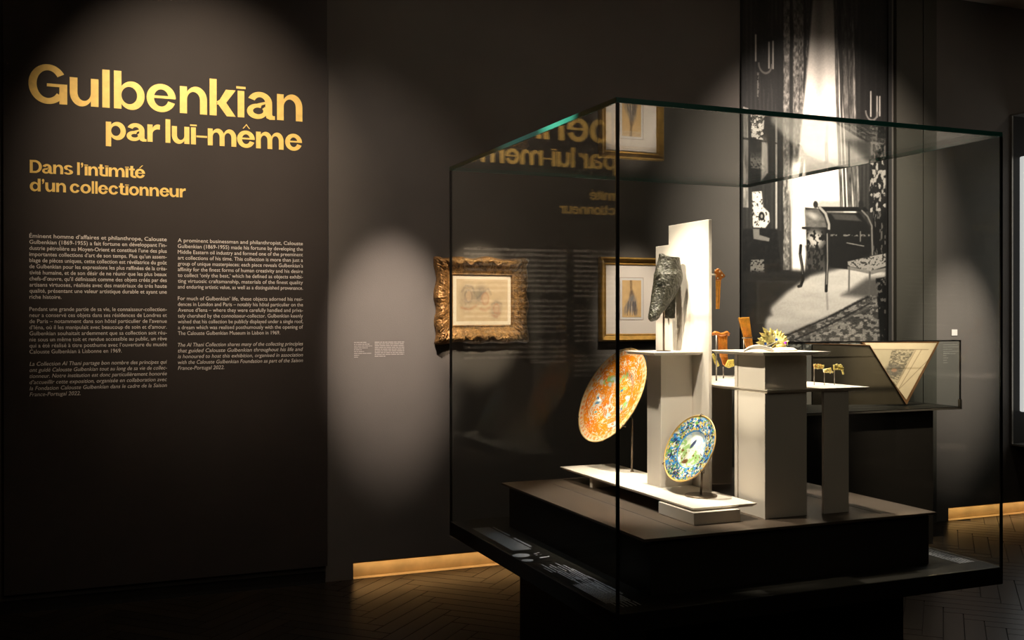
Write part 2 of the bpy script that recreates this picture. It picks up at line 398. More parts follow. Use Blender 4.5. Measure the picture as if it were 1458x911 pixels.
for vis, dpt, x, y, a in near:
    L, Wd = PN*PW, PW
    clip = max(y+sin(a)*u+cos(a)*v for u, v in ((0, 0), (L, 0), (L, Wd), (0, Wd))) > YW-.003
    if vis and k_obj < 290:
        if clip:   # cut the plank at the wall
            bm = bmesh.new(); me_ = bpy.data.meshes.new('plank')
            for v in pm.v: bm.verts.new((x+cos(a)*v[0]-sin(a)*v[1], y+sin(a)*v[0]+cos(a)*v[1], v[2]))
            bm.verts.ensure_lookup_table()
            for f in pm.f: bm.faces.new([bm.verts[i_] for i_ in f])
            res = bmesh.ops.bisect_plane(bm, geom=bm.verts[:]+bm.edges[:]+bm.faces[:], plane_co=(0, YW-.004, 0), plane_no=(0, 1, 0), clear_outer=True)
            if len(bm.faces) < 3: bm.free(); continue
            bmesh.ops.holes_fill(bm, edges=bm.edges[:]); bm.to_mesh(me_); bm.free(); me_.materials.append(m_floor)
            o = bpy.data.objects.new('plank', me_)
        else:
            o = bpy.data.objects.new('plank', pme); o.location = (x, y, 0); o.rotation_euler = (0, 0, a)
        COL.objects.link(o); o.parent = floor_root; k_obj += 1
    elif not clip:
        rest.add([(x+cos(a)*v[0]-sin(a)*v[1], y+sin(a)*v[0]+cos(a)*v[1], v[2]) for v in pm.v], pm.f)
if rest.v:
    o = rest.build('outlying_planks', m_floor, floor_root, fix=False); o['kind'] = 'stuff'

# ------------------------------------------------------------------ lettering
def glyphs(items, name, m_, parent, plane_y=None, depth=.002, bold=0.0, shear=0.0, xf=None):
    """items: (text, x_left, x_right, z_base, em height, bold, shear). One mesh of lettering standing proud of the wall"""
    objs = []
    for it in items:
        c = bpy.data.curves.new('t', 'FONT'); c.body = it[0]; c.size = 1.0; c.offset = it[5]; c.shear = it[6]; c.resolution_u = 3
        o = bpy.data.objects.new('t', c); COL.objects.link(o); objs.append((o, it))
    dg = bpy.context.evaluated_depsgraph_get(); dg.update(); mb = MB()
    for o, it in objs:
        me = o.evaluated_get(dg).to_mesh()
        co = np.array([v.co[:] for v in me.vertices]); x0, x1 = co[:, 0].min(), co[:, 0].max()
        w = it[2]-it[1]; sx = w/(x1-x0) if w > 0 else it[4]
        loc = [((v[0]-x0)*sx+it[1], v[1]*it[4]+it[3]) for v in co]
        if xf: vs = [xf(*p) for p in loc]
        else: vs = [(p[0], plane_y, p[1]) for p in loc]
        mb.add(vs, [tuple(p.vertices) for p in me.polygons])
    for o, it in objs:
        c = o.data; bpy.data.objects.remove(o); bpy.data.curves.remove(c)
    return mb.build(name, m_, parent, fix=False)

YP = 5.455
panel = thing('text_panel', 'tall dark brown exhibition wall panel with gold title and two columns of text', 'wall panel', (.4, YP, .095))
pxr = at(466, 400, Y=YP).x; pxl = at(5, 400, Y=YP).x
MB().box(pxl, pxr, YP, YW-.001, .095, ZC-.002).build('board', m_panel, panel)
YT = YP-.0015
def L_(x, y): return at(x, y, Y=YT)
def gl(s, xl, xr, ybase, xref, h_px, boldness, asc=.76):
    z = L_(xref, ybase).z; hh = (L_(xref, ybase-h_px).z-z)/asc
    return (s, L_(xl, ybase).x, L_(xr, ybase).x, z, hh, boldness, 0)

def ring(o, i_, a0, a1, n=28):
    """band between two ellipses (cx, cy, rx, ry) from angle a0 to a1"""
    out = []
    for k in range(n):
        q = []
        for (e, t) in ((o, k), (o, k+1), (i_, k+1), (i_, k)):
            a = radians(a0+(a1-a0)*t/n); q.append((e[0]+e[2]*cos(a), e[1]+e[3]*sin(a)))
        out.append(q)
    return out
def rct(x0, x1, y0, y1): return [[(x0, y0), (x1, y0), (x1, y1), (x0, y1)]]
ASC = 1.37
def letter(ch, W, v=.256, h=.205):
    """outline pieces of one wide grotesque letter, x-height 1, width W"""
    def bowl(x0, x1, l, r_, lo=-.02, hi=1.02, a0=0, a1=360):
        return ring(((x0+x1)/2, (lo+hi)/2, (x1-x0)/2, (hi-lo)/2), ((x0+l+x1-r_)/2, (lo+hi)/2, (x1-r_-x0-l)/2, (hi-lo)/2-h), a0, a1, 40)
    def arch(x0, x1, l):   # shoulder from stem x0 to right stem ending at x1
        return ring(((x0+x1)/2, .52, (x1-x0)/2, .50), ((x0+l+x1-v)/2, .52, (x1-v-x0-l)/2, .50-h), 0, 180)+rct(x1-v, x1, 0, .521)
    if ch == 'l': return rct(0, W, 0, ASC)
    if ch == 'i': return rct(0, W, 0, 1)+rct(-.05, W+.05, 1.075, 1.165)
    if ch == '-': return rct(0, W, .43, .54)
    if ch == 'n': return rct(0, v, 0, 1)+arch(v*.72, W, v*.28)
    if ch == 'r': return rct(0, v, 0, 1)+ring((W*.80, .47, W*.80-v*.72, .56), (W*.80, .47, W*.80-v, .56-h*1.25), 72, 180)
    if ch == 'm':
        m_ = (W+v)/2; return rct(0, v, 0, 1)+arch(v*.72, m_, v*.28)+arch(m_-v*.28, W, v*.28)
    if ch == 'u': return [[(W-x, 1-y) for x, y in q] for q in letter('n', W, v, h)]
    if ch == 'b': return rct(0, v, 0, ASC)+bowl(v*.62, W, v*.38, v)
    if ch == 'p': return rct(0, v, -.40, 1)+bowl(v*.62, W, v*.38, v)
    if ch == 'd': return [[(W-x, y) for x, y in q] for q in letter('b', W, v, h)]
    if ch == 'o': return bowl(0, W, v, v)
    if ch == 'c': return bowl(0, W, v, v, a0=26, a1=334)
    if ch in 'eéê':
        g = bowl(0, W, v, v, a0=0, a1=340)+rct(v*.8, W*.985, .485, .585)
        if ch == 'ê':
            c = W*.52; g += [[(c-.22, 1.13), (c, 1.40), (c, 1.33), (c-.16, 1.12)], [(c+.22, 1.13), (c, 1.40), (c, 1.33), (c+.16, 1.12)]]
        if ch == 'é': g += [[(W*.42, 1.10), (W*.70, 1.40), (W*.82, 1.40), (W*.52, 1.10)]]
        return g
    if ch == 'a':
        xr = W*.90; g = ring((xr*.50, .64, xr*.50, .38), (xr*.44, .64, xr*.44-v*.5, .38-h*.95), 0, 155)
        g = ring((W*.46, .60, W*.44, .42), (W*.46, .60, W*.44-v, .42-h), 0, 158)+rct(xr-v, xr, .17, .601)
        g += ring((W*.36, .27, W*.36, .29), (W*.40, .29, W*.36-v*.72, .29-h*.8), 62, 400)
        g += [[(W*.36, .565), (xr-v*.98, .66), (xr-v*.98, .57), (W*.42, .46)]]
        g += [[(xr-v, .18), (xr, .18), (W*.93, .13), (W, .13), (W, -.01), (xr-v*.35, -.02), (xr-v*.85, .04)]]
        return g
    if ch == 'k':
        return rct(0, v, 0, ASC)+[[(v, .42), (W-.36, 1), (W, 1), (v+.30, .44), (v+.10, .42)], [(v, .53), (v+.10, .60), (v+.34, .52), (W, 0), (W-.33, 0), (v+.06, .42)]]
    if ch == 't':
        x = W*.22; return rct(x, x+v, .18, 1.28)+rct(0, W*.92, 1-h*.9, 1)+ring((x+v+.18, .24, v+.18, .26), (x+v+.18, .24, .18, .26-h), 180, 290)
    if ch == 's':
        g = ring((W*.5, .735, W*.47, .285), (W*.52, .735, W*.47-v, .285-h*.85), 15, 250)
        g += ring((W*.5, .265, W*.5, .285), (W*.48, .265, W*.5-v, .285-h*.85), -165, 70)
        return g+[[(W*.30, .58), (W*.5, .45), (W*.70, .42), (W*.72, .50), (W*.5, .56), (W*.34, .62)]]
    if ch == "'": return ring((W*.5, ASC-.17, W*.5, .17), (W*.5, ASC-.17, .001, .001), 0, 360, 16)+[[(W*.35, ASC-.30), (W, ASC-.16), (W*.80, ASC-.42), (W*.25, ASC-.58), (W*.18, ASC-.50)]]
    if ch == 'G':
        H = ASC; c = (W*.5, H*.5, W*.5, H*.5+.02); i_ = (W*.5, H*.5, W*.5-v*1.02, H*.5+.02-h*1.05)
        return ring(c, i_, 33, 322, 60)+rct(W-v, W, 0, H*.52)+rct(W*.47, W-v+.01, H*.44, H*.52)+[[(W*.80, H*.14), (W-v*.98, 0.15), (W-v*.98, .50), (W*.78, .26)]]
    if ch == 'D':
        H = ASC; return rct(0, v, 0, H)+ring((W*.42, H/2, W*.58, H/2), (W*.42, H/2, W*.58-v, H/2-h), -90, 90, 40)+rct(v, W*.43, 0, h)+rct(v, W*.43, H-h, H)
    return []
def heading(name, chars, xb, yb, asc_px, v=.256, h=.205):
    base = L_(xb, yb); z0 = base.z; xh = (L_(xb, yb-asc_px).z-z0)/ASC
    for k_, (ch, a, b_) in enumerate(chars):
        X0, X1 = L_(a, 450).x, L_(b_, 450).x; W_ = (X1-X0)/xh; mb = MB()
        for n_, q in enumerate(letter(ch, W_, v, h)):
            if sum(q[i][0]*q[(i+1) % len(q)][1]-q[(i+1) % len(q)][0]*q[i][1] for i in range(len(q))) < 0: q = q[::-1]
            mb.add([(X0+x*xh, YT-n_*.00002, z0+y*xh) for x, y in q], [tuple(range(len(q)))])
        mb.build(name, m_gold, panel, fix=False)
heading('title_letter', [('G', 41, 96.2), ('u', 99.7, 140.7), ('l', 146.1, 156.6), ('b', 162.6, 206.3), ('e', 209.1, 250.7), ('n', 256.4, 295.2), ('k', 298.8, 336), ('i', 338.7, 348.2), ('a', 351.9, 391.7), ('n', 394.7, 430.9)], 151, 153.2, 54)
heading('title_letter', [('p', 151, 179.5), ('a', 180.6, 208.9), ('r', 210.2, 229.1), ('l', 236, 242.9), ('u', 245, 270), ('i', 272.2, 279.2), ('-', 279.9, 295.3), ('m', 296.1, 336.7), ('ê', 337.9, 363.1), ('m', 364.8, 404), ('e', 406.2, 430.3)], 239.4, 203.3, 33.5, .285, .23)
heading('subtitle_letter', [('D', 42.7, 59.9), ('a', 60.3, 75.3), ('n', 75.9, 90.3), ('s', 91, 104.3), ('l', 110.1, 113.9), ("'", 115.6, 118.8), ('i', 120.9, 124.9), ('n', 125.9, 139.7), ('t', 140.1, 149.2), ('i', 150.4, 154.1), ('m', 155.1, 177.8), ('i', 179, 183.1), ('t', 184, 192.8), ('é', 192.4, 206.8)], 112, 249.2, 18.1, .29, .22)
heading('subtitle_letter', [('d', 42.7, 58.1), ("'", 60.0, 63.4), ('u', 64.8, 78.6), ('n', 80.2, 94.2), ('c', 99.8, 114.2), ('o', 114.8, 129.8), ('l', 130.9, 134.1), ('l', 135.8, 139.2), ('e', 140.1, 154.1), ('c', 154.9, 169.1), ('t', 169.3, 178), ('i', 179, 183.1), ('o', 183.9, 198.1), ('n', 199, 211.9), ('n', 213.2, 226.5), ('e', 227.6, 241.4), ('u', 241.6, 254.7), ('r', 256.2, 265.2)], 132.3, 275.6, 17.7, .29, .22)
FR = """Éminent homme d’affaires et philanthrope, Calouste
Gulbenkian (1869-1955) a fait fortune en développant l’in-
dustrie pétrolière au Moyen-Orient et constitué l’une des plus
importantes collections d’art de son temps. Plus qu’un assem-
blage de pièces uniques, cette collection est révélatrice du goût
de Gulbenkian pour les expressions les plus raffinées de la créa-
tivité humaine, et de son désir de ne réunir que les plus beaux
chefs-d’œuvre, qu’il définissait comme des objets créés par des
artisans virtuoses, réalisés avec des matériaux de très haute
qualité, présentant une valeur artistique durable et ayant une
riche histoire.@0.225

Pendant une grande partie de sa vie, le connaisseur-collection-
neur a conservé ces objets dans ses résidences de Londres et
de Paris – notamment dans son hôtel particulier de l’avenue
d’Iéna, où il les manipulait avec beaucoup de soin et d’amour.
Gulbenkian souhaitait ardemment que sa collection soit réu-
nie sous un même toit et rendue accessible au public, un rêve
qui a été réalisé à titre posthume avec l’ouverture du musée
Calouste Gulbenkian à Lisbonne en 1969.@0.66

La Collection Al Thani partage bon nombre des principes qui
ont guidé Calouste Gulbenkian tout au long de sa vie de collec-
tionneur. Notre institution est donc particulièrement honorée
d’accueillir cette exposition, organisée en collaboration avec
la Fondation Calouste Gulbenkian dans le cadre de la Saison
France-Portugal 2022.@0.36"""
EN = """A prominent businessman and philanthropist, Calouste
Gulbenkian (1869-1955) made his fortune by developing the
Middle Eastern oil industry and formed one of the preeminent
art collections of his time. This collection is more than just a
group of unique masterpieces: each piece reveals Gulbenkian’s
affinity for the finest forms of human creativity and his desire
to collect ‘only the best,’ which he defined as objects exhibi-
ting virtuosic craftsmanship, materials of the finest quality
and enduring artistic value, as well as a distinguished provenance.

For much of Gulbenkian’ life, these objects adorned his resi-
dences in London and Paris – notably his hôtel particulier on the
Avenue d’Iena – where they were carefully handled and priva-
tely chershed by the connoisseur-collector. Gulbenkian keenly
wished that his collection be publicly displayed under a single roof,
a dream which was realised posthumously with the opening of
The Calouste Gulbenkian Museum in Lisbon in 1969.@0.81

The Al Thani Collection shares many of the collecting principles
that guided Calouste Gulbenkian throughout his life and
is honoured to host this exhibition, organised in association
with the Calouste Gulbenkian Foundation as part of the Saison
France-Portugal 2022.@0.36"""
def column(text, xl, xr, y0, y1, name):
    rows = text.split('\n'); n = len(rows)-1
    z0 = L_(xl, y0).z; z1 = L_(xl, y1).z; X0 = L_(xl, 450).x; X1 = L_(xr, 450).x; p = (z0-z1)/n
    paras = [[]]
    for k, r_ in enumerate(rows):
        if not r_: paras.append([]); continue
        fr = 1.0
        if '@' in r_: r_, f_ = r_.split('@'); fr = float(f_)
        ital = .22 if len(paras) == 3 else 0
        paras[-1].append((r_, X0, X0+(X1-X0)*fr, z0-p*k, p*.93, .006 if k < 12 and name == 'french_text' else .0, ital))
    for pr in paras: glyphs(pr, name, m_print, panel, YT)
column(FR, 42, 237.5, 338.2, 564.2, 'french_text')
column(EN, 253.3, 431.3, 344.5, 526.5, 'english_text')

# ------------------------------------------------------------------ caption bars (too small to read) on the wall
rnd = random.Random(3)
def bars(mb, x0, x1, z, h, y=None, frac=1.0, xf=None):
    x = x0; xe = x0+(x1-x0)*frac
    while x < xe-1e-6:
        w = min(rnd.uniform(1.6, 5.5)*h*1.1, xe-x)
        q = [(x, z-h/2), (x+w, z-h/2), (x+w, z+h/2), (x, z+h/2)]
        vs = [xf(*p) for p in q] if xf else [(p[0], y, p[1]) for p in q]
        mb.add(vs, [(0, 1, 2, 3)]); x += w+h*.55
yc = YW-.0012
cap1 = MB()
for k, fr in enumerate((.7, .85, 1, .75, .42, .55, .97, .28, .22)):
    z = at(504, 487.5+k*2.62, Y=yc).z; bars(cap1, at(504, 490, Y=yc).x, at(530, 490, Y=yc).x, z, .0042, yc, fr)
for k, fr in enumerate((1, 1, 1, 1, 1, 1, 1, 1, .36)):
    z = at(534, 487.2+k*2.5, Y=yc).z; bars(cap1, at(533.5, 490, Y=yc).x, at(575.5, 490, Y=yc).x, z, .0050, yc, fr)
c1 = cap1.build('wall_caption', m_caption, fix=False)
tag(c1, 'two small blocks of pale caption print on the grey wall beside the title panel', 'caption')

# ------------------------------------------------------------------ mural
def mural_paint(u, v):
    # photo-like interior; working coordinates follow the print from its left edge (x) and top (y)
    x = 1056.5+u*206.5*(1.03-.06*u*0+0); x = 1056.5+u*206.5
    y = 500-v*(500+135)
    N = lambda sx, sy, sd, o=4: fbm(x/sx, y/sy, sd, o)
    g = .17+.10*N(30, 120, 1)+.05*N(2, 40, 2)
    # vertical folds of the dark panels either side
    g = g+.07*(np.sin(x*1.1+2*N(20, 60, 3))*.5+.5)*(y < 330)*(N(9, 80, 4) > .45)
    P = lambda pts, s_=1.: polymask(x, y, pts, s_)
    # lace and brocade curtain strips on the left
    sk = (y-100)*-.012
    for (a, w, br, sd) in ((1117, 4.5, .62, 5), (1130.5, 4.2, .62, 6), (1138, 3.4, .58, 7), (1146, 1.2, .45, 8)):
        e = 1-sst(w-1.2, w+1.0, np.abs(x-a+3*(N(9, 25, sd+20)-.5)))
        e = e*(y < 385)*sst(-20, 160, y+60)
        g = over(g, e, br*(.45+.95*N(2.2, 5, sd, 3)))
    g = over(g, (1-sst(.8, 1.8, np.abs(x-1103)))*sst(160, 190, y)*(y < 330), .75)
    # window light between the curtains
    win = P([(1157, -140), (1181, -140), (1184, 0), (1194, 110), (1199, 165), (1208, 250), (1216, 300), (1150, 300), (1142, 395), (1127, 395), (1124, 330), (1131, 250), (1141, 150), (1149, 60), (1154, 0)], 2.2)
    wv = .50+.5*sst(-60, 175, y)-.10*(1-sst(0, 12, np.abs(x-1163)))*(y < 150)+.06*(N(14, 90, 9)-.5)
    g = over(g, win, np.clip(wv, 0, 1))
    wl = P([(1118, 245), (1150, 215), (1206, 225), (1217, 300), (1140, 300), (1138, 385), (1124, 388), (1122, 300)], 3)
    g = over(g, wl*.85, .97)
    g = over(g, (x > 1162)*(x < 1198)*(1-sst(6, 14, np.abs(y-292-5*N(5, 9, 30))))*.35, .45)
    # right curtains
    for (a, w, br, sd) in ((1189.5, 2.2, .55, 11), (1195, 1.5, .35, 12), (1202, 3.5, .50, 13), (1209.5, 2.5, .52, 14), (1214.5, 1.6, .62, 15)):
        sh = np.where(y > 150, (y-150)*.07, (y-150)*.035)
        e = 1-sst(w-.8, w+1.0, np.abs(x-a-sh*.6))
        g = over(g, e*(y < 295), br*(.5+.8*N(2.6, 14, sd, 3))*(.5+.5*sst(-60, 150, y)))
    g = over(g, P([(1224, -140), (1260, -140), (1260, 190), (1222, 190)], 2)*.8, .17+.05*N(4, 90, 16))
    for a in (1230, 1246, 1254): g = over(g, (1-sst(.4, 1.2, np.abs(x-a)))*(y < 170)*.6, .27)
    # wall lights as little bright tubes
    for a, t0, t1 in ((1075, 60, 96), (1093, 68, 104), (1098.5, 66, 104), (1238.5, 122, 158), (1248, 128, 158), (1252, 128, 156)):
        g = over(g, linemask(x, y, [(a, t0), (a, t1)], 1.0, .9), .80)
    for (cx, cy, rr) in ((1088, 98, 9), (1240, 150, 9)):
        ring = np.abs(np.hypot((x-cx)/1.0, (y-cy)/1.5)-rr); g = over(g, (1-sst(.5, 1.6, ring))*(y > cy), .55)
    g = over(g, linemask(x, y, [(1078, 112), (1078, 148)], 1.2, 1)*(N(2, 3, 31) > .45), .6)
    # shelf with vases at the left edge
    g = over(g, P([(1056, 160), (1065, 163), (1065, 300), (1056, 300)], 1), .45+.5*N(3, 20, 17))
    g = over(g, P([(1068, 165), (1087, 168), (1085, 205), (1069, 204)], 1), .35+.65*(N(3, 4, 18, 3) > .48))
    g = over(g, P([(1083, 205), (1091, 210), (1092, 250), (1082, 262)], 1.5), .80)
    g = over(g, P([(1056, 203), (1104, 207), (1104, 209), (1056, 206)], .6), .12)
    g = over(g, P([(1070, 278), (1083, 276), (1085, 298), (1093, 305), (1094, 318), (1088, 327), (1071, 327)], 1), .92-.6*(N(3, 3, 19) > .62))
    g = over(g, ellm(x, y, 1083, 311, 4, 6, .2), .12); g = over(g, ellm(x, y, 1083, 311, 1.6, 2.8, .3), .7)
    g = over(g, P([(1056, 330), (1104, 328), (1110, 392), (1104, 402), (1056, 420)], 2), .10+.08*(N(3, 3, 32) > .6))
    g = over(g, P([(1071, 329), (1080, 329), (1080, 337), (1094, 341), (1093, 346), (1072, 343)], .8)*.9, .65)
    g = over(g, P([(1068, 372), (1086, 371), (1087, 392), (1088, 396), (1067, 399)], .8)*(N(2, 2, 20, 3) > .40), .58)
    # right edge: mirror, figures
    g = over(g, P([(1238, 195), (1263, 195), (1263, 300), (1236, 300)], 2), .18+.50*sst(.48, .62, N(4, 7, 21, 4)))
    g = over(g, P([(1242, 296), (1263, 296), (1263, 360), (1242, 360)], 1), .13+.3*(N(2.5, 9, 22) > .62))
    # floor, lit
    fl = P([(1085, 470), (1092, 440), (1118, 415), (1150, 392), (1205, 378), (1262, 384), (1262, 420), (1235, 428), (1180, 450), (1110, 480), (1092, 486)], 5)
    dark = P([(1056, 395), (1130, 385), (1152, 388), (1120, 408), (1092, 430), (1096, 448), (1080, 455), (1088, 470), (1075, 500), (1056, 500)], 5)
    g = over(g, (y > 384)*sst(384, 392, y)*1.0, .22)
    g = over(g, fl, .86-.10*N(50, 12, 23)-.05*(y-400)/80)
    g = over(g, dark*.9, .17+.09*N(20, 5, 24))
    g = over(g, P([(1196, 420), (1232, 395), (1262, 392), (1262, 425)], 6)*.75, .30)
    # carpet
    rug = P([(1088, 486), (1120, 474), (1180, 448), (1236, 418), (1263, 428), (1263, 500), (1080, 500)], 1.6)
    wx = x+6*N(9, 9, 33); wy = y*1.5+6*N(8, 8, 34)
    pt = fbm(wx/5.5, wy/5.5, 25, 3); pt2 = fbm(wx/2.6, wy/2.2, 125, 3); rg = .34+.26*sst(.36, .62, pt)-.16*np.exp(-((pt-.5)/.03)**2)+.26*(pt2-.5)
    g = over(g, rug, rg)
    for off, dk in ((2, .16), (13, .18), (17, .5)):
        g = over(g, linemask(x, y, [(1090, 486+off), (1120, 474+off), (1180, 448+off), (1236, 419+off)], 1.1, 1.)*rug*.8, dk)
    # writing desk
    g = over(g, P([(1143, 296), (1172, 297), (1182, 330), (1236, 330), (1240, 352), (1222, 384), (1180, 380), (1170, 372), (1146, 368)], 1.5), .17)
    g = over(g, P([(1176, 303), (1222, 300), (1236, 318), (1241, 352), (1235, 362), (1178, 350)], 1.2), .14+.05*N(4, 4, 35))
    g = over(g, P([(1180, 303), (1215, 303), (1225, 312), (1186, 311)], 1.5)*.8, .42)
    g = over(g, P([(1160, 294), (1230, 291), (1236, 297), (1166, 300)], .8), .13)
    g = over(g, P([(1142, 299), (1162, 297), (1171, 310), (1174, 323), (1143, 324)], 1.5)*(.55+.45*N(5, 5, 60)), .62); g = over(g, ellm(x, y, 1154, 307, 8, 4, .8, .4)*.7, .86)
    g = over(g, linemask(x, y, [(1164, 295), (1172, 303), (1177, 318), (1177, 328)], 1.8, .8), .72)
    g = over(g, linemask(x, y, [(1140, 325), (1158, 326), (1178, 328)], 1.8, .8), .20)
    g = over(g, ellm(x, y, 1157, 341, 13, 13, .7)*sst(.38, .52, N(4, 5, 26, 3)), .80)
    g = over(g, P([(1143, 350), (1170, 355), (1172, 385), (1148, 382)], 2)*.6, .16+.3*(N(3, 6, 27) > .5))
    g = over(g, linemask(x, y, [(1203, 344), (1228, 348)], .7, .5), .6); g = over(g, linemask(x, y, [(1223, 327), (1223, 341)], .8, .5), .55)
    g = over(g, linemask(x, y, [(1180, 334), (1236, 332)], 1.4, .9)*(N(3, 2, 28) > .5), .55)
    g = over(g, linemask(x, y, [(1225, 296), (1234, 305), (1240, 318), (1241, 360)], 1.2, .6), .55)
    g = over(g, linemask(x, y, [(1137, 350), (1136, 362), (1139, 380), (1140, 398), (1137, 407), (1134, 408)], 2.0, .8), .13)
    g = over(g, linemask(x, y, [(1136.4, 362), (1139.4, 390)], .6, .5), .5)
    g = over(g, linemask(x, y, [(1174.5, 328), (1175.5, 356), (1174, 385), (1173, 414)], 2.1, .8), .17)
    g = over(g, linemask(x, y, [(1174.5, 332), (1175, 372), (1173.5, 404)], .9, .6), .6)
    g = over(g, linemask(x, y, [(1174, 418), (1175, 440)], 1.4, 1)*.3, .4)
    g = over(g, ellm(x, y, 1158, 291, 3.5, 5, .3), .25); g = over(g, ellm(x, y, 1224, 288, 4, 7, .3), .22)
    # stool
    g = over(g, P([(1204, 371), (1236, 363), (1263, 357), (1263, 376), (1240, 383), (1205, 378)], 1), .66-.35*(N(3, 3, 29) > .60))
    g = over(g, P([(1204, 378), (1240, 384), (1263, 378), (1263, 382), (1240, 389), (1204, 382)], .7), .58)
    g = over(g, linemask(x, y, [(1206.5, 380), (1206, 418)], 1.2, .5), .50); g = over(g, linemask(x, y, [(1237, 386), (1236, 420)], 1.4, .5), .45)
    # dark chair back at lower right
    g = over(g, P([(1246, 395), (1263, 392), (1263, 500), (1254, 500), (1249, 440)], 1.5), .10+.35*(N(4, 6, 36) > .63))
    g = over(g, (1-sst(1, 2.2, x-1056.5))*.7+(1-sst(1, 3, 1263-x))*.8, .10)
    g = g+.05*(N(1.6, 1.6, 37, 2)-.5)
    g = np.clip(g, .02, 1); g = lin(g**1.48)
    return np.stack([g, g*.93, g*.84], -1)
ym = YW-.012
mA, mB_ = at(1056.5, 400, Y=ym).x, at(1263, 400, Y=ym).x
mz0 = at(1160, 500, Y=ym).z; mz1 = at(1160, -135, Y=ym).z
mural = thing('photo_mural', 'tall black and white photographic mural of a furnished room with curtains', 'mural', ((mA+mB_)/2, YW, mz0))
zt_ = min(mz1, ZC-.003)
sheet('print', (mA, ym, mz0), (mB_, ym, mz0), (mB_, ym, zt_), (mA, ym, zt_), 250, 620, lambda u, v: mural_paint(u, v*(zt_-mz0)/(mz1-mz0)), m_mural, mural, (0, .010, 0))
MB().box(mB_+.002, mB_+.03, ym-.012, YW-.001, mz0, ZC-.003).build('edge_strip', m_darkline, mural)
MB().box(mA-.006, mA-.002, ym-.002, YW-.001, mz0, ZC-.003).build('edge_strip', m_darkline, mural)

# ------------------------------------------------------------------ picture frames
def framed(name, x0, x1, z0, z1, prof, m_fr, label, disp=0, seg=60, seed=1):
    """prof: list of (offset outward from the opening, height off the wall); x0..z1 is the outer edge"""
    t = thing(name, label, 'picture', ((x0+x1)/2, YW, z0))
    wid = prof[-1][0]; ox0, ox1, oz0, oz1 = x0+wid, x1-wid, z0+wid, z1-wid
    loop = []
    for (a, b_) in (((ox0, oz0), (ox1, oz0)), ((ox1, oz0), (ox1, oz1)), ((ox1, oz1), (ox0, oz1)), ((ox0, oz1), (ox0, oz0))):
        for k in range(seg): loop.append((a[0]+(b_[0]-a[0])*k/seg, a[1]+(b_[1]-a[1])*k/seg, k, a, b_))
    n = len(loop); mb = MB(); vs = []
    for (o, h) in prof:
        for (x, z, k, a, b_) in loop:
            nx_ = (1 if b_[1] > a[1] else -1) if a[0] == b_[0] else 0; nz_ = 0 if a[0] == b_[0] else (-1 if b_[0] > a[0] else 1)
            sx, sz = (x, z)
            # scale outward from the opening so that the corners mitre
            cx, cz = (ox0+ox1)/2, (oz0+oz1)/2
            X = cx+(x-cx)*((ox1-ox0)/2+o)/((ox1-ox0)/2); Z = cz+(z-cz)*((oz1-oz0)/2+o)/((oz1-oz0)/2)
            hh = h
            if disp and .018 < o:
                q = float(fbm(np.array(X*140.), np.array(Z*140.), seed, 3)); w = min(1, (o-.018)/.03)
                s_ = k/seg; hh += disp*(q-.45)*2.6*w + (disp*.4*sin(s_*2*pi*5)*w*(.3+o/wid) if disp > .005 else 0)
                if disp > .005 and o >= wid-.012:
                    cor = math.exp(-((s_*12) % 12)**2/.8)+math.exp(-((1-s_)*12)**2/.8)+math.exp(-((s_-.5)*12)**2)
                    X += nx_*.006*sin(s_*2*pi*3)+nx_*.010*cor*.6; Z += nz_*.006*sin(s_*2*pi*3)+nz_*.010*cor*.6
            vs.append((X, YW-hh, Z))
    fs = []
    for i in range(len(prof)-1):
        for k in range(n): fs.append((i*n+k, (i+1)*n+k, (i+1)*n+(k+1) % n, i*n+(k+1) % n))
    mb.add(vs, fs)
    fr = mb.build('frame', m_fr, t)
    smooth_by_angle(fr, 50)
    return t, (ox0, ox1, oz0, oz1)
# ornate carved frame with a chalk drawing
fx0, fx1 = at(619, 420, Y=YW).x, at(749, 420, Y=YW).x
fz0, fz1 = at(680, 488, Y=YW).z, at(680, 367, Y=YW).z
prof = [(-.004, .012), (0, .022), (.005, .026), (.010, .022), (.016, .024), (.026, .027), (.034, .031), (.042, .037), (.050, .043), (.058, .048), (.066, .051), (.074, .052), (.082, .049), (.090, .040), (.097, .024), (.100, .001)]
t, (a0, a1, b0, b1) = framed('picture_frame', fx0, fx1, fz0, fz1, prof, m_oldgold, 'drawing with cream mat in an ornate carved old gold frame', .007, 110, 5)
# carved scrolls: centre cartouches and corner shells
for (cx, cz, rr) in (((fx0+fx1)/2, fz1-.03, .030), ((fx0+fx1)/2, fz0+.03, .030)):
    mb = MB(); mb.ball((cx, YW-.055, cz), rr*.8, (1.2, .5, .75), 16, 10)
    for s_ in (-1, 1):
        pts = [(cx+s_*(.02+.012*k), YW-.056-.004*sin(k), cz+.012*sin(k*.9)) for k in range(9)]
        mb.tube(pts, [.010-.0008*k for k in range(9)], 8)
    mb.build('carved_cartouche', m_oldgold, t, smooth=True)
for cx, sx in ((fx0+.045, 1), (fx1-.045, -1)):
    for cz, sz in ((fz0+.045, 1), (fz1-.045, -1)):
        mb = MB()
        for q in range(5):
            an = radians(-30+q*38); d = (-sx*cos(an-.8), -sz*sin(an+.2))
            mb.tube([(cx, YW-.050, cz), (cx+d[0]*.022, YW-.062, cz+d[1]*.022), (cx+d[0]*.042, YW-.044, cz+d[1]*.042)], [.006, .009, .004], 8)
        pts = [(cx+sx*.01*cos(k*.8)*(1+k*.25), YW-.056, cz+sz*.01*sin(k*.8)*(1+k*.25)) for k in range(9)]
        mb.tube(pts, .005, 8); mb.ball((cx, YW-.056, cz), .010, (1, .7, 1)); mb.build('corner_scroll', m_oldgold, t, smooth=True)
MB().box(a0-.003, a1+.003, YW-.016, YW-.010, b0-.003, b1+.003).build('mat_board', m_creamb, t)
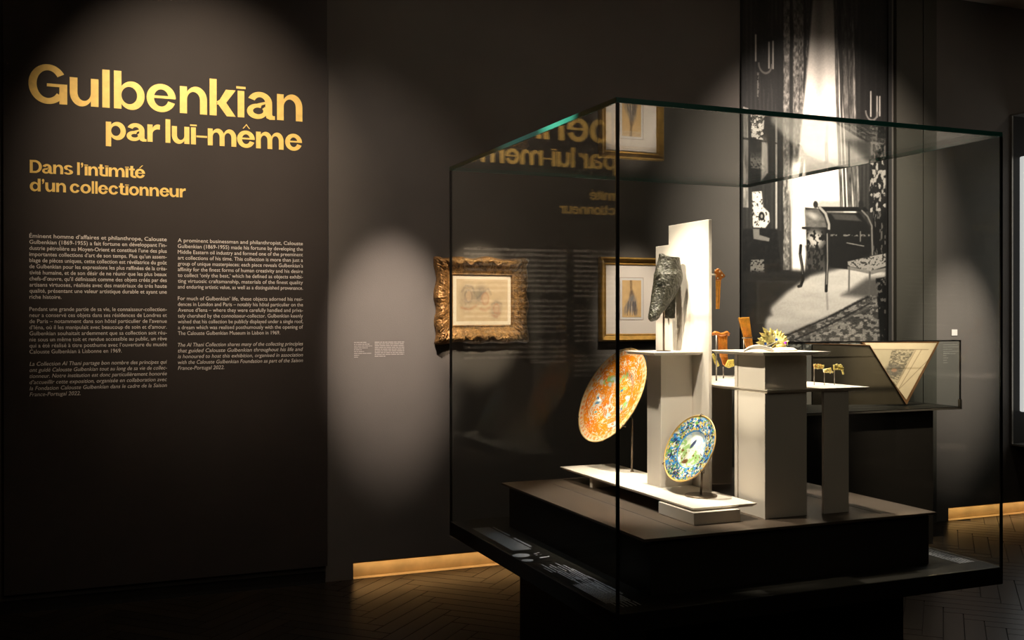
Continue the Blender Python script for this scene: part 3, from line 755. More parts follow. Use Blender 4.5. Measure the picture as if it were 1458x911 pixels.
def draw1(u, v):
    x = u*120; y = (1-v)*80
    g = np.ones(u.shape+(3,))*np.array([.62, .47, .30]); g = g*(1+.14*(fbm(x/9, y/9, 3)-.5))[..., None]
    def chalk(m_, c, s_): return over3(g, m_*(.35+.9*fbm(x/1.6, y/3.2, s_, 3)), c)
    gr = (.16, .14, .12); ru = (.42, .15, .07)
    for (cx, cy, rx, ry, an) in ((24, 34, 15, 20, .2), (58, 22, 10, 12, 0), (50, 34, 14, 12, .6), (92, 58, 11, 15, .5)):
        g = chalk(ellm(x, y, cx, cy, rx, ry, .9, an)*.75, gr, int(cx))
    for (cx, cy, rx, ry, an) in ((28, 32, 8, 11, .1), (67, 37, 8, 11, -.3), (93, 56, 6.5, 9, .4)):
        g = chalk(ellm(x, y, cx, cy, rx, ry, .5, an)*.8, (.62, .42, .27), int(cx)+1)
        d = np.abs(np.hypot((x-cx)/rx, (y-cy)/ry)-1); g = chalk((1-sst(.02, .34, d))*.55, ru if cx > 30 else gr, 4)
    for pts in ([(12, 24), (22, 12), (36, 14), (42, 26)], [(50, 34), (60, 26), (74, 18), (80, 28)], [(82, 48), (92, 42), (104, 46)], [(10, 54), (30, 58), (46, 50)], [(56, 56), (68, 60), (78, 52)], [(84, 68), (94, 72), (102, 64)]):
        g = chalk(linemask(x, y, pts, 1.9, 2.4)*.6, gr if pts[0][1] < 50 else ru, 9)
    return g
bw = .022
sheet('drawing', (a0+bw, YW-.017, b0+bw), (a1-bw, YW-.017, b0+bw), (a1-bw, YW-.017, b1-bw), (a0+bw, YW-.017, b1-bw), 130, 90, draw1, m_paint, t, (0, .0005, 0))

# plain gilt frame with a small study on tan paper
gx0, gx1 = at(851.5, 420, Y=YW).x, at(942, 200, Y=YW).x
gz0, gz1 = at(870, 486, Y=YW).z, at(870, 366, Y=YW).z
prof = [(-.003, .012), (0, .020), (.004, .024), (.008, .021), (.012, .022), (.020, .028), (.028, .037), (.034, .040), (.040, .036), (.043, .030), (.044, .001)]
t, (a0, a1, b0, b1) = framed('picture_frame', gx0, gx1, gz0, gz1, prof, m_gilt, 'small study of grey wings on tan paper, white mat, plain gilt frame', .0012, 40, 9)
MB().box(a0-.002, a1+.002, YW-.015, YW-.009, b0-.002, b1+.002).build('mat_board', m_matb, t)
sx0, sx1 = at(884, 425, Y=YW).x, at(911, 425, Y=YW).x; sz0, sz1 = at(895, 451.5, Y=YW).z, at(895, 399, Y=YW).z
fl_ = MB(); fl_.box(sx0-.014, sx1+.014, YW-.0158, YW-.0149, sz0-.014, sz1+.014); fl_.build('mat_bevel', m_label, t)
ln = MB()
for (xa, xb, za, zb) in ((sx0-.016, sx1+.016, sz1+.014, sz1+.016), (sx0-.016, sx1+.016, sz0-.016, sz0-.014), (sx0-.016, sx0-.014, sz0-.016, sz1+.016), (sx1+.014, sx1+.016, sz0-.016, sz1+.016)):
    ln.box(xa, xb, YW-.0160, YW-.0150, za, zb)
ln.build('mat_line', m_brown, t)
def draw2(u, v):
    x = u*54; y = (1-v)*104
    g = np.ones(u.shape+(3,))*np.array([.60, .39, .18]); g = g*(1+.3*(fbm(x/9, y/12, 3)-.5))[..., None]
    def br(m_, c, s_): return over3(g, m_*(.5+.7*fbm(x/2.2, y/7, s_, 3)), c)
    g = br(linemask(x, y, [(25, 2), (25, 18), (27, 38)], 3.2, 1.8)*.8, (.13, .08, .05), 1)
    g = br(ellm(x, y, 27, 42, 7, 14, .4)*.9, (.16, .11, .08), 2)
    g = br(ellm(x, y, 28, 66, 13, 24, .3, .1)*.9, (.18, .17, .17), 3)
    g = br(ellm(x, y, 13, 78, 7, 18, .3, .3)*.8, (.20, .18, .16), 4)
    g = br(ellm(x, y, 36, 80, 7, 20, .3, -.15)*.8, (.10, .09, .10), 5)
    for xx in (17, 24, 31, 37): g = br(linemask(x, y, [(xx, 60), (xx-2, 98)], 1.1, .9)*.8, (.05, .045, .05), xx)
    g = br(linemask(x, y, [(27, 74), (28, 96)], 1.6, 1)*.7, (.55, .45, .35), 7)
    return g
sheet('study', (sx0, YW-.0165, sz0), (sx1, YW-.0165, sz0), (sx1, YW-.0165, sz1), (sx0, YW-.0165, sz1), 60, 110, draw2, m_paint, t, (0, .0005, 0))

# ------------------------------------------------------------------ the main showcase
FX, FY, CW, CD = 1.4971, 2.8018, 1.5909, 1.5777
BX, BY = FX+CW, FY+CD; ZB0, ZB1, ZT = .4418, .5046, 2.0916
case = thing('glass_showcase', 'large square glass showcase on a black base in the middle of the gallery', 'showcase', ((FX+BX)/2, (FY+BY)/2, 0))
i_ = .24
MB().box(FX+i_, BX-i_, FY+i_, BY-i_, 0.0, ZB0).build('pedestal', m_dark, case)
MB().box(FX, BX, FY, BY, ZB0, ZB1, bev=.002).build('base_slab', m_base, case)
gt = .005; lid = .016
def pane(name, x0, x1, y0, y1, z0, z1, faceaxis):
    mb = MB(); mb.box(x0, x1, y0, y1, z0, z1)
    o = mb.build(name, [m_glass, m_gedge], case)
    for p in o.data.polygons:
        if abs(p.normal[faceaxis]) < .5 and (faceaxis == 2 or p.normal.z > .5): p.material_index = 1
    return o
zg = ZT-lid
pane('side_pane', FX, FX+gt, FY, BY, ZB1+.0006, zg-.0006, 0)
pane('side_pane', BX-gt, BX, FY, BY, ZB1+.0006, zg-.0006, 0)
pane('front_pane', FX+gt+.0006, BX-gt-.0006, FY, FY+gt, ZB1+.0006, zg-.0006, 1)
pane('back_pane', FX+gt+.0006, BX-gt-.0006, BY-gt, BY, ZB1+.0006, zg-.0006, 1)
pane('lid_pane', FX, BX, FY, BY, zg, ZT, 2)
for (x, y) in ((FX, FY), (FX, BY-.004), (BX-.010, FY)):
    MB().box(x-.0005, x+.0105, y-.0005, y+.0045, ZB0+.002, zg-.0005).build('corner_seam', m_seal, case)
# plinth inside
ZP = .696
plinth = thing('display_plinth', 'dark brown square plinth inside the main showcase under the white stands', 'plinth', (2.3, 3.55, ZB1))
MB().box(1.700, 2.880, 2.947, 4.170, ZB1+.0005, ZP-.010).build('body', m_plinth_shade, plinth)
MB().box(1.668, 2.903, 2.932, 4.188, ZP-.0098, ZP, bev=.0015).build('top_board', m_plinth, plinth)
for jx in (2.690, 1.860): MB().box(jx, jx+.0035, 2.99, 4.06, ZP-.001, ZP+.0004).build('joint_and_shade_line', m_darkline, plinth)  # left strip paints a shadow and reflection edge as a dark line

# captions printed on the base margin (left side), unreadable rows
def base_row(mb, s0, s1, d, h, frac=1.0):
    """row of print along the left margin: runs along Y, d = distance in from the glass"""
    def xf(a, b_): return (FX+b_, a, ZB1+.0012)
    bars(mb, s0, s0+(s1-s0)*frac, d, h, xf=xf)
mb = MB()
def onb(x, y): p = at(x, y, Z=ZB1+.0012); return p.x-FX, p.y
bl = [  # px corners of text blocks: (far-left start, near end), first row depth, rows
    ((666, 753.5), (721, 764.5), 10, 1), ((697, 769), (752, 781), 10, 1)]
def block(ya, yb, d0, d1, rows, h, ragged=None):
    for k in range(rows):
        d = d0+(d1-d0)*k/max(1, rows-1); base_row(mb, ya, yb, d, h, 1.0 if not ragged else ragged[k % len(ragged)])
# far end of the margin is Y ~ 4.25, near end ~ 2.9 ; text reads from outside, rows run along Y
def yy(x, y): return onb(x, y)[1]
block(yy(724, 767.5), yy(667, 752.5), .040, .112, 10, .0042)
block(yy(752, 782), yy(699, 768), .040, .112, 10, .0042)
block(yy(723, 762.5), yy(700, 750.5), .128, .133, 2, .0035); block(yy(755, 778), yy(731, 765.5), .128, .133, 2, .0035)
block(yy(812, 826), yy(786, 812), .055, .125, 7, .0042, (.8, .9, 1, .6)); block(yy(832, 838), yy(812, 822), .060, .13, 7, .0042, (.9, .5, 1, .8))
block(yy(785, 815), yy(765, 804), .035, .12, 7, .0042, (.6, 1, .7, .9)); block(yy(848, 846), yy(834, 834), .075, .13, 5, .0042, (1, .7))
block(yy(886, 856), yy(838, 830), .030, .115, 12, .0043); block(yy(880, 846), yy(862, 834), .128, .133, 2, .0035)
block(yy(905, 862), yy(888, 852), .045, .12, 6, .0043, (.8, 1, .6))
cap = mb.build('base_caption', m_capt, fix=False)
tag(cap, 'rows of small white caption print on the left margin of the black base', 'caption'); cap['kind'] = 'stuff'
mb = MB()
for (x, y, rx, ry) in ((742, 790.5, .034, .030), (751, 797.5, .023, .020)):
    p = at(x, y, Z=ZB1+.0012)
    n_ = 24; mb.add([(p.x+rx*cos(2*pi*k/n_), p.y+ry*sin(2*pi*k/n_), ZB1+.0012) for k in range(n_)], [tuple(range(n_))])
for (x, y, w, l) in ((775, 792.4, .010, .045), (762, 788, .005, .012), (766, 786.5, .005, .01), (770, 789, .005, .01), (764, 790, .005, .01)):
    p = at(x, y, Z=ZB1+.0012); mb.add([(p.x-l/2, p.y-w/2-l*.2, ZB1+.0012), (p.x+l/2, p.y-w/2+l*.2*0, ZB1+.0012), (p.x+l/2, p.y+w/2, ZB1+.0012), (p.x-l/2, p.y+w/2-l*.2, ZB1+.0012)], [(0, 1, 2, 3)])
tag(mb.build('caption_diagram', m_capt, fix=False), 'white printed disc diagram between the caption blocks on the black base', 'caption')
mb = MB()
for k in range(6):
    X_ = BX-.035-.013*k
    def xf(a, b_): return (b_, a, ZB1+.0012)
    bars(mb, 2.90, 3.32, X_, .006, xf=xf)
tag(mb.build('base_caption', m_capt, fix=False), 'rows of white caption print on the right margin of the black base', 'caption')

# ------------------------------------------------------------------ ivory display furniture
def slab(mb, x0, x1, y0, y1, z1, th=.012, cham=.010, mi=0):
    """board whose underside is undercut all round"""
    c = cham
    vs = [(x0, y0, z1), (x1, y0, z1), (x1, y1, z1), (x0, y1, z1), (x0, y0, z1-.003), (x1, y0, z1-.003), (x1, y1, z1-.003), (x0, y1, z1-.003),
          (x0+c, y0+c, z1-th), (x1-c, y0+c, z1-th), (x1-c, y1-c, z1-th), (x0+c, y1-c, z1-th)]
    fs = [(0, 1, 2, 3), (11, 10, 9, 8)]
    for a in (0, 4):
        for k in range(4): fs.append((a+4+k, a+4+(k+1) % 4, a+(k+1) % 4, a+k))
    mb.add(vs, fs, mi); return mb
ZS = .753
low = thing('low_stand', 'long low ivory shelf under the two painted dishes', 'display stand', (2.075, 3.6, ZP))
slab(MB(), 1.943, 2.208, 3.075, 4.166, ZS).build('shelf', m_white, low)
MB().box(1.937, 2.127, 3.058, 3.30, ZP+.0003, ZS-.0125, bev=.002).build('foot', m_white, low)
MB().box(1.968, 2.15, 3.90, 3.925, ZP+.0003, ZS-.0125, bev=.002).build('foot', m_white, low)
# pillar behind
Z1 = 1.283; 
pil = thing('tall_stand', 'tall ivory pillar with a high back panel and a shelf carrying the dark bronze', 'display stand', (2.13, 3.55, ZS))
mb = MB(); mb.box(2.067, 2.2105, 3.502, 3.61, ZS+.0003, Z1-.0125, bev=.0015); mb.build('pillar', m_white, pil)
MB().box(2.212, 2.226, 3.388, 3.686, ZP+.0004, 1.795, bev=.001).build('back_panel', m_white, pil)
MB().box(2.212, 2.226, 3.6865, 3.79, ZP+.0004, 1.716, bev=.001).build('back_panel', m_white, pil)
slab(MB(), 1.995, 2.2105, 3.428, 3.66, Z1).build('shelf', m_white, pil)
# right group
Z2, Z3 = 1.158, 1.294
rg_ = thing('tiered_stand', 'stepped ivory stand with two shelves on broad pillars for the jewels and combs', 'display stand', (2.4, 3.3, ZP))
slab(MB(), 2.230, 2.689, 3.043, 3.916, Z2).build('shelf', m_white, rg_)
slab(MB(), 2.172, 2.463, 2.986, 3.305, Z3).build('shelf', m_white, rg_)
for (za, zb) in ((ZP+.0004, Z2-.0125), (Z2+.0003, Z3-.0125)):
    MB().box(2.2335, 2.418, 3.063, 3.225, za, zb, bev=.001).build('pillar', m_white, rg_)
    mb = MB(); mb.box(2.2300, 2.2425, 3.056, 3.0628, za, zb); mb.build('corner_edge', m_white, rg_)
    MB().box(2.2300, 2.2425, 3.2255, 3.243, za, zb).build('corner_edge', m_white, rg_)
MB().box(2.493, 2.606, 3.060, 3.072, ZP+.0004, Z2-.0125).build('pillar', m_white, rg_)
MB().box(2.45, 2.60, 3.80, 3.86, ZP+.0004, Z2-.0125).build('pillar', m_white, rg_)

# ------------------------------------------------------------------ dishes on stands
def dish(center, nrm, R, depth, paintf, label):
    t = thing('painted_dish', label, 'dish', center)
    nrm = Vector(nrm).normalized(); up = Vector((0, 0, 1)); sx = up.cross(nrm).normalized(); sy = nrm.cross(sx)
    center = Vector(center)
    NR, NS = 90, 200
    prof = lambda q: depth*(-1 + (sst(.42, .62, q)*.62) + (sst(.62, 1.0, q)*.38)) if True else 0
    vs = []; cols = []; fs = []
    rr = np.linspace(0.004, 1, NR); th = np.linspace(0, 2*pi, NS, endpoint=False)
    TT, RR = np.meshgrid(th, rr); U = RR*np.cos(TT); V = RR*np.sin(TT); H = depth*(-1+sst(np.array(.42), np.array(.62), RR)*.6+np.clip((RR-.6)/.4, 0, 1)*.4)
    cols = paintf(U, V, RR, TT).reshape(-1, 3)
    mb = MB()
    vs = [center+sx*(U_*R)+sy*(V_*R)+nrm*h for U_, V_, h in zip(U.ravel(), V.ravel(), H.ravel())]
    for i in range(NR-1):
        for k in range(NS): fs.append((i*NS+k, i*NS+(k+1) % NS, (i+1)*NS+(k+1) % NS, (i+1)*NS+k))
    fs.append(tuple(range(NS-1, -1, -1)))
    mb.add(vs, fs); mb.build('painted_face', m_ceramic, t, smooth=True, colors=cols, fix=False)
    mb = MB(); mb.lathe([(.001, -depth-.012), (R*.45, -depth-.014), (R*.47, -depth-.020), (R*.50, -depth-.020), (R*.52, -depth-.010), (R*.62, -depth*.45-.008), (R*.99, -.006), (R*1.004, -.001), (R*.999, -.0005)], center, nrm, 96, endcap=False)
    mb.build('back', m_cback, t, smooth=True)
    mb = MB(); pr = [(R*1.0+.0025*cos(a), .0025*sin(a)) for a in np.linspace(0, 2*pi, 9)[:-1]]
    mb.lathe(pr, center, nrm, 110, close=True); mb.build('rim', m_rim, t, smooth=True)
    return t, sx, sy, nrm
def pol(c, n=3): return np.array(c)
def paint_orange(U, V, R_, T_):
    wx = U*5.2+1.6*fbm(U*4, V*4, 40); wy = V*5.2+1.6*fbm(U*4+9, V*4, 41)
    g = np.ones(U.shape+(3,))*np.array([.92, .30, .008]); g = over3(g, sst(.4, .7, fbm(U*5, V*5, 42)), (.90, .21, .006))
    a = fbm(wx*1.6, wy*1.6, 43, 3); g = over3(g, (np.abs(a-.5) < .016)*1., (.88, .80, .62))
    a = fbm(wx*2.6+5, wy*2.6, 44, 3); g = over3(g, (np.abs(a-.52) < .014)*1., (.88, .58, .20))
    a = fbm(wx*3.1+5, wy*1.9, 144, 3); g = over3(g, (np.abs(a-.47) < .012)*1., (.45, .20, .08))
    dt = fbm(U*42, V*42, 45, 2); g = over3(g, (dt > .80)*1., (.86, .82, .70))
    rs = np.random.RandomState(4)
    for k in range(17):
        a_, r_ = rs.uniform(0, 2*pi), rs.uniform(.12, .80); cx, cy = r_*cos(a_), r_*sin(a_); sz = rs.uniform(.06, .12); an = rs.uniform(0, pi)
        m_ = ellm(U, V, cx, cy, sz*1.5, sz*.7, .25, an); c = [(.70, .82, .80), (.80, .84, .76), (.32, .62, .22), (.55, .75, .80)][k % 4]
        g = over3(g, m_*sst(.38, .52, fbm(U*26, V*26, 50+k, 2)), c)
        if k % 3 == 0: g = over3(g, ellm(U, V, cx, cy, sz*.45, sz*.3, .4, an)*1., (.06, .22, .42))
    for (cx, cy) in ((-.42, -.38), (.30, .45)):   # rosettes
        d = np.hypot(U-cx, V-cy); an = np.arctan2(V-cy, U-cx)
        g = over3(g, (np.abs(d-.10-.018*np.sin(an*8)) < .012)*1., (.88, .86, .74)); g = over3(g, (d < .04)*1., (.70, .80, .62)); g = over3(g, (d < .018)*1., (.10, .30, .30))
        g = over3(g, (np.abs(d-.17-.012*np.sin(an*10)) < .008)*1., (.88, .80, .62))
    g = over3(g, sst(.865, .875, R_)*(1-sst(.885, .895, R_))*.8, (.88, .62, .30))
    e = sst(.89, .90, R_)*((np.sin(T_*46) > .1)*.6+.1); g = over3(g, e, (.86, .74, .52))
    g = over3(g, sst(.965, .972, R_), (.90, .82, .62))
    return g
def paint_blue(U, V, R_, T_):
    g = np.ones(U.shape+(3,))*np.array([.72, .80, .80])
    band = sst(.56, .58, R_)
    n1 = fbm(U*13+2*fbm(U*5, V*5, 60), V*13+2*fbm(U*5, V*5, 61), 62, 3); n2 = fbm(U*16, V*16, 63, 3); n3 = fbm(U*20+4, V*20, 64, 3)
    b_ = np.ones(U.shape+(3,))*np.array([.025, .07, .26])
    b_ = over3(b_, sst(.50, .54, n1), (.70, .76, .70)); b_ = over3(b_, sst(.57, .60, n2), (.62, .46, .10)); b_ = over3(b_, sst(.60, .63, n3), (.12, .36, .10)); b_ = over3(b_, sst(.62, .66, fbm(U*22+9, V*22, 69, 3)), (.02, .03, .06)); b_ = over3(b_, sst(.60, .66, fbm(U*18+9, V*18, 65, 3)), (.06, .30, .70))
    # centre scene: pale sky over a green meadow with loose shapes
    sky = np.ones(U.shape+(3,))*np.array([.74, .84, .88]); sky = over3(sky, sst(.52, .66, fbm(U*9, V*9, 66))*.8, (.20, .48, .78))
    grn = sst(.06, -.06, V+.30+.12*fbm(U*6, V*6, 67)); c = over3(sky, 1-sst(-.08, .02, V-.10+U*.55+.16*(fbm(U*7, V*7, 67)-.5)), (.36, .58, .22))
    c = over3(c, sst(.54, .60, fbm(U*14, V*14, 68)), (.72, .78, .66)); c = over3(c, ellm(U, V, -.08, -.12, .11, .27, .2, -.6), (.85, .80, .66)); c = over3(c, ellm(U, V, -.10, .18, .06, .16, .25, -.5), (.05, .06, .12))
    c = over3(c, ellm(U, V, -.18, -.36, .12, .07, .3, .3), (.16, .08, .03)); c = over3(c, sst(.62, .66, fbm(U*20, V*20, 70))*(V < 0), (.20, .10, .03))
    g = over3(c, band, 0)+b_*band[..., None]
    g = over3(g, (np.abs(R_-.565) < .014)*1., (.08, .28, .62)); g = over3(g, sst(.955, .965, R_), (.62, .44, .12))
    return g
def camdir(px_, py_, nx_, ny_, nz_):
    v = (at(px_, py_, Y=3)-CAM); v.z = 0; v.normalize(); r_ = Vector((v.y, -v.x, 0))
    return r_*nx_+Vector((0, 0, 1))*ny_-v*nz_
def plane_hit(px_, py_, p0, n_):
    d = at(px_, py_, Y=3)-CAM; t_ = (Vector(p0)-CAM).dot(n_)/d.dot(n_); return CAM+d*t_
def stand(base, top, discr, label, clip=None):
    t = thing('dish_stand', label, 'stand', base)
    MB().lathe([(.001, .0003), (discr, .0003), (discr, .004), (discr-.002, .0055), (.001, .0055)], base, (0, 0, 1), 48).build('base_plate', m_bronze, t, smooth=False)
    MB().tube([(base[0], base[1], base[2]+.005), top], .0045, 10).build('rod', m_bronze, t, smooth=True)
    return t
n1 = camdir(871, 562, -.755, .454, .473); n1.normalize()
rb1 = at(900, 671.5, Z=ZS); rt1 = at(900, 596, Y=rb1.y)
c1_ = plane_hit(870.7, 561.7, rt1+n1*.045, n1); R1 = 72.7/FPX*(c1_-CAM).dot(FW)
d1 = dish(c1_, n1, R1, .030, paint_orange, 'large orange painted dish with white and green pattern, tilted on a rod'); 
s1 = stand((rb1.x, rb1.y, ZS), rt1, .008, 'slim bronze rod carrying the orange dish')
n2 = camdir(981, 638, -.699, .437, .567); n2.normalize()
rb2 = at(998, 706, Z=ZS); rt2 = at(1000, 662, Y=rb2.y)
c2_ = plane_hit(981.3, 638, rt2+n2*.030, n2); R2_ = 50.3/FPX*(c2_-CAM).dot(FW)
d2 = dish(c2_, n2, R2_, .022, paint_blue, 'smaller blue, white and green painted dish with gilt rim, tilted on a rod')
s2 = stand((rb2.x, rb2.y, ZS), rt2, .060, 'bronze rod on a round foot carrying the smaller blue dish')
for (st_, top, cc, nn, RR_, dep) in ((s1, rt1, c1_, n1, R1, .030), (s2, rt2, c2_, n2, R2_, .022)):
    sx = Vector((0, 0, 1)).cross(nn).normalized(); sy = nn.cross(sx)
    hub = cc-nn*(dep+.030); mb = MB(); mb.tube([top, hub], .004, 8)
    for an in (90, 215, 325):
        d_ = sx*cos(radians(an))+sy*sin(radians(an)); e = cc+d_*(RR_+.006)
        mb.tube([hub, cc+d_*(RR_*.6)-nn*(dep+.018), e-nn*.012, e+nn*.004, cc+d_*(RR_-.006)+nn*.005], .0020, 6)
    mb.build('claw', m_bronze, st_, smooth=True)

# ------------------------------------------------------------------ dark bronze limb fragment on a rod
YA = 3.56
def A_(x, y, Y=YA): return at(x, y, Y=Y)
def loft(mb, rows, Y0, dk=.75, seg=28, nz=.004, seed=0):
    """rows: (y px, x left px, x right px, depth offset)"""
    vs = []
    for i, (y, xl, xr, dy, tilt) in enumerate(rows):
        a = A_(xl, y, Y0+dy); b_ = A_(xr, y, Y0+dy); c = (a+b_)/2; rx = (b_-a).length/2
        for k in range(seg):
            th = 2*pi*k/seg; q = 1+.10*(float(fbm(np.array(3+cos(th)*1.6+i*.08), np.array(sin(th)*1.6+i*.11), seed, 3))-.5)
            vs.append(c+Vector((cos(th)*rx*q, sin(th)*rx*dk*q, cos(th)*tilt*rx)))
    fs = []; n = len(rows)
    for i in range(n-1): fs += [(i*seg+k, i*seg+(k+1) % seg, (i+1)*seg+(k+1) % seg, (i+1)*seg+k) for k in range(seg)]
    fs += [tuple(range(seg-1, -1, -1)), tuple(range((n-1)*seg, n*seg))]
    mb.add(vs, fs)
arm = thing('bronze_fragment', 'dark speckled green bronze limb fragment mounted before the white back panel', 'sculpture', A_(945, 496))
mb = MB()
def interp(rows, m_=4):
    out = []
    for a, b_ in zip(rows[:-1], rows[1:]):
        for k in range(m_): out.append(tuple(a[j]+(b_[j]-a[j])*k/m_ for j in range(5)))
    return out+[rows[-1]]
loft(mb, interp([(361, 939, 942.5, 0, 0), (364, 939, 951, 0, -.2), (366.5, 938.8, 966.5, 0, 0), (370, 938.5, 967, 0, 0), (377, 936.5, 967.2, 0, 0), (384, 934.5, 968.3, 0, 0), (391, 933, 969.8, -.01, 0), (397, 932.2, 969.8, -.01, .0), (404, 931.5, 968.2, -.01, 0), (411, 930.3, 965.5, -.01, .05), (418, 929.2, 962, -.01, .1), (425, 928, 958.5, -.01, .15), (432, 926.5, 954.5, -.01, .2), (439, 924.8, 950.5, -.012, .3), (445, 923.7, 946, -.015, .35), (450, 923.5, 941.5, -.015, .45), (453.5, 926, 939, -.015, .5), (455.5, 930, 937, -.015, .5)]), YA, .8, 36, seed=3)
am = mb.build('limb', m_stone, arm, smooth=True)
tx = bpy.data.textures.new('pitting', 'CLOUDS'); tx.noise_scale = .010
for s_ in (am,):
    sd = s_.modifiers.new('sub', 'SUBSURF'); sd.levels = 2; sd.render_levels = 2; sd.subdivision_type = 'SIMPLE'
    dm = s_.modifiers.new('disp', 'DISPLACE'); dm.texture = tx; dm.strength = .0040; dm.mid_level = .5
mb = MB(); loft(mb, interp([(398, 950, 968, 0, 0), (408, 949, 963.5, 0, 0), (420, 947, 961.5, 0, 0), (435, 946, 961, 0, 0), (447, 946, 960.5, 0, 0), (452.5, 946.5, 960, 0, 0), (453.3, 948, 958.5, 0, 0)]), YA+.055, .7, 28, seed=8)
o = mb.build('second_limb', m_stone, arm, smooth=True)
sd = o.modifiers.new('sub', 'SUBSURF'); sd.levels = 2; sd.render_levels = 2; sd.subdivision_type = 'SIMPLE'
dm = o.modifiers.new('disp', 'DISPLACE'); dm.texture = tx; dm.strength = .004; dm.mid_level = .5
mb = MB()   # raised bands at the top and knee
for (y, xl, xr) in ((395, 932.5, 940),):
    mb.tube([A_(934, 398, YA-.052), A_(938, 392, YA-.06), A_(941, 390, YA-.06)], [.006, .008, .004], 8)
mb.build('knot', m_stone, arm, smooth=True)
mb = MB(); pb = A_(945, 497.5); pb.z = Z1
mb.tube([pb, A_(945, 442)], .0042, 10); p2 = A_(951.5, 456); mb.tube([A_(951.5, 449, YA+.05), A_(952.3, 463, YA+.05)], [.004, .001], 8)
mb.lathe([(.001, .0003), (.030, .0003), (.030, .003), (.001, .003)], (pb.x, pb.y, Z1), (0, 0, 1), 40)
arm_st = mb.build('mount_rod', m_bronze, arm, smooth=False)

# ------------------------------------------------------------------ jewels and combs
def pp(pts, Y): return [(at(x, y, Y=Y).x, at(x, y, Y=Y).z) for x, y in pts]
def rounded(o, w=.002, seg=2):
    m_ = o.modifiers.new('bev', 'BEVEL'); m_.width = w; m_.segments = seg; m_.limit_method = 'ANGLE'; m_.angle_limit = radians(40); return o
C5 = lambda pts: [(1000+x/9.107, 370+y/9.107) for x, y in pts]
C6 = lambda pts: [(1000+x/7.0, 440+y/7.0) for x, y in pts]
C7 = lambda pts: [(1130+x/7.0, 470+y/7.0) for x, y in pts]
CT = lambda pts: [(1060+x/11.39, 440+y/11.39) for x, y in pts]
# hairpin held off the back panel
Yh = 3.43
hp = thing('hair_pin', 'two-pronged amber hair pin held at the edge of the white back panel', 'hair pin', at(1022, 438, Y=Yh))
rounded(MB().prism(pp(C5([(160, 150), (178, 128), (200, 108), (245, 150), (292, 205), (272, 232), (246, 240), (236, 268), (212, 262), (206, 272), (180, 262), (178, 215)]), Yh), Yh-.006, Yh+.006).build('head', m_horn2, hp), .002)
rounded(MB().prism(pp(C5([(176, 262), (202, 268), (200, 450), (194, 636), (178, 636), (178, 420)]), Yh), Yh-.003, Yh+.003).build('prong', m_horn, hp), .001)
rounded(MB().prism(pp(C5([(208, 268), (237, 264), (228, 440), (218, 636), (203, 636), (212, 430)]), Yh), Yh-.003, Yh+.003).build('prong', m_horn, hp), .001)
MB().tube([(2.2262, Yh, at(1018, 391, Y=Yh).z), at(1019, 391, Y=Yh)], .0035, 8).build('bracket', m_acryl, hp, smooth=True)
mb = MB()
for q in C5([(165, 132), (200, 235), (255, 200), (225, 150)]): mb.ball(at(*q, Y=Yh-.008), .0030, seg=8, ring=6)
mb.build('bead', m_pearl, hp, smooth=True)
# comb with scrolled head on two rods
k1 = at(1020, 542, Z=Z2); k2 = at(1029.7, 538.6, Z=Z2); Yk = k1.y+.03
cb = thing('hair_comb', 'dark orange horn comb with scrolled head and lime enamel wings beside the panel', 'comb', (k1.x, k1.y, Z2))
rounded(MB().prism(pp(C6([(150, 262), (245, 262), (246, 340), (250, 480), (268, 560), (238, 578), (205, 552), (184, 485), (160, 400)]), Yk), Yk-.004, Yk+.004).build('comb_plate', m_horn2, cb), .0015)
mb = MB(); pts = [at(*q, Y=Yk-.002) for q in C6([(112, 262), (106, 245), (125, 236), (150, 244), (180, 256), (215, 250), (245, 236), (262, 248), (258, 266)])]
mb.tube(pts, [.005, .007, .008, .008, .008, .008, .008, .007, .005], 8); mb.build('scroll', m_horn2, cb, smooth=True)
mb = MB()
for x_ in range(165, 245, 14): mb.tube([at(*C6([(x_, 275)])[0], Y=Yk-.006), at(*C6([(x_+12, 480)])[0], Y=Yk-.006)], .0012, 5)
mb.build('ridge', m_horn, cb, smooth=True)
for q in ([(92, 452), (110, 440), (135, 480), (170, 560), (150, 576), (125, 545)], [(222, 570), (235, 545), (255, 505), (312, 500), (316, 568), (262, 588)]):
    w = MB().prism(pp(C6(q), Yk-.02), Yk-.023, Yk-.017).build('wing', m_enamel, cb); rounded(w, .0015)
for (kk, top) in ((k1, C6([(140, 262)])[0]), (k2, C6([(209, 575)])[0])):
    MB().tube([(kk.x, kk.y, Z2+.0004), at(*top, Y=kk.y)], .0030, 8).build('rod', m_steel, cb, smooth=True)
# second comb, long and tapering
Yc = 3.50
c2o = thing('hair_comb', 'long plain amber comb leaning behind the golden tiara', 'comb', at(1060, 495, Y=Yc))
rounded(MB().prism(pp(C6([(358, 86), (466, 80), (480, 200), (506, 382), (520, 470), (466, 474), (438, 392), (408, 270)]), Yc), Yc-.004, Yc+.004).build('comb_plate', m_horn, c2o), .0015)
mb = MB()
for k in range(4): mb.tube([at(*C6([(405+k*14, 180)])[0], Y=Yc-.0055), at(*C6([(448+k*14, 440)])[0], Y=Yc-.0055)], .0012, 5)
mb.build('ridge', m_horn2, c2o, smooth=True)
rd = at(*C6([(415, 290)])[0], Y=Yc+.008)
MB().tube([(rd.x, Yc+.008, Z2+.0004), rd], .0028, 8).build('rod', m_steel, c2o, smooth=True)
MB().tube([at(*C6([(398, 288)])[0], Y=Yc-.008), at(*C6([(498, 284)])[0], Y=Yc-.008)], .0026, 8).build('holder_bar', m_steel, c2o, smooth=True)
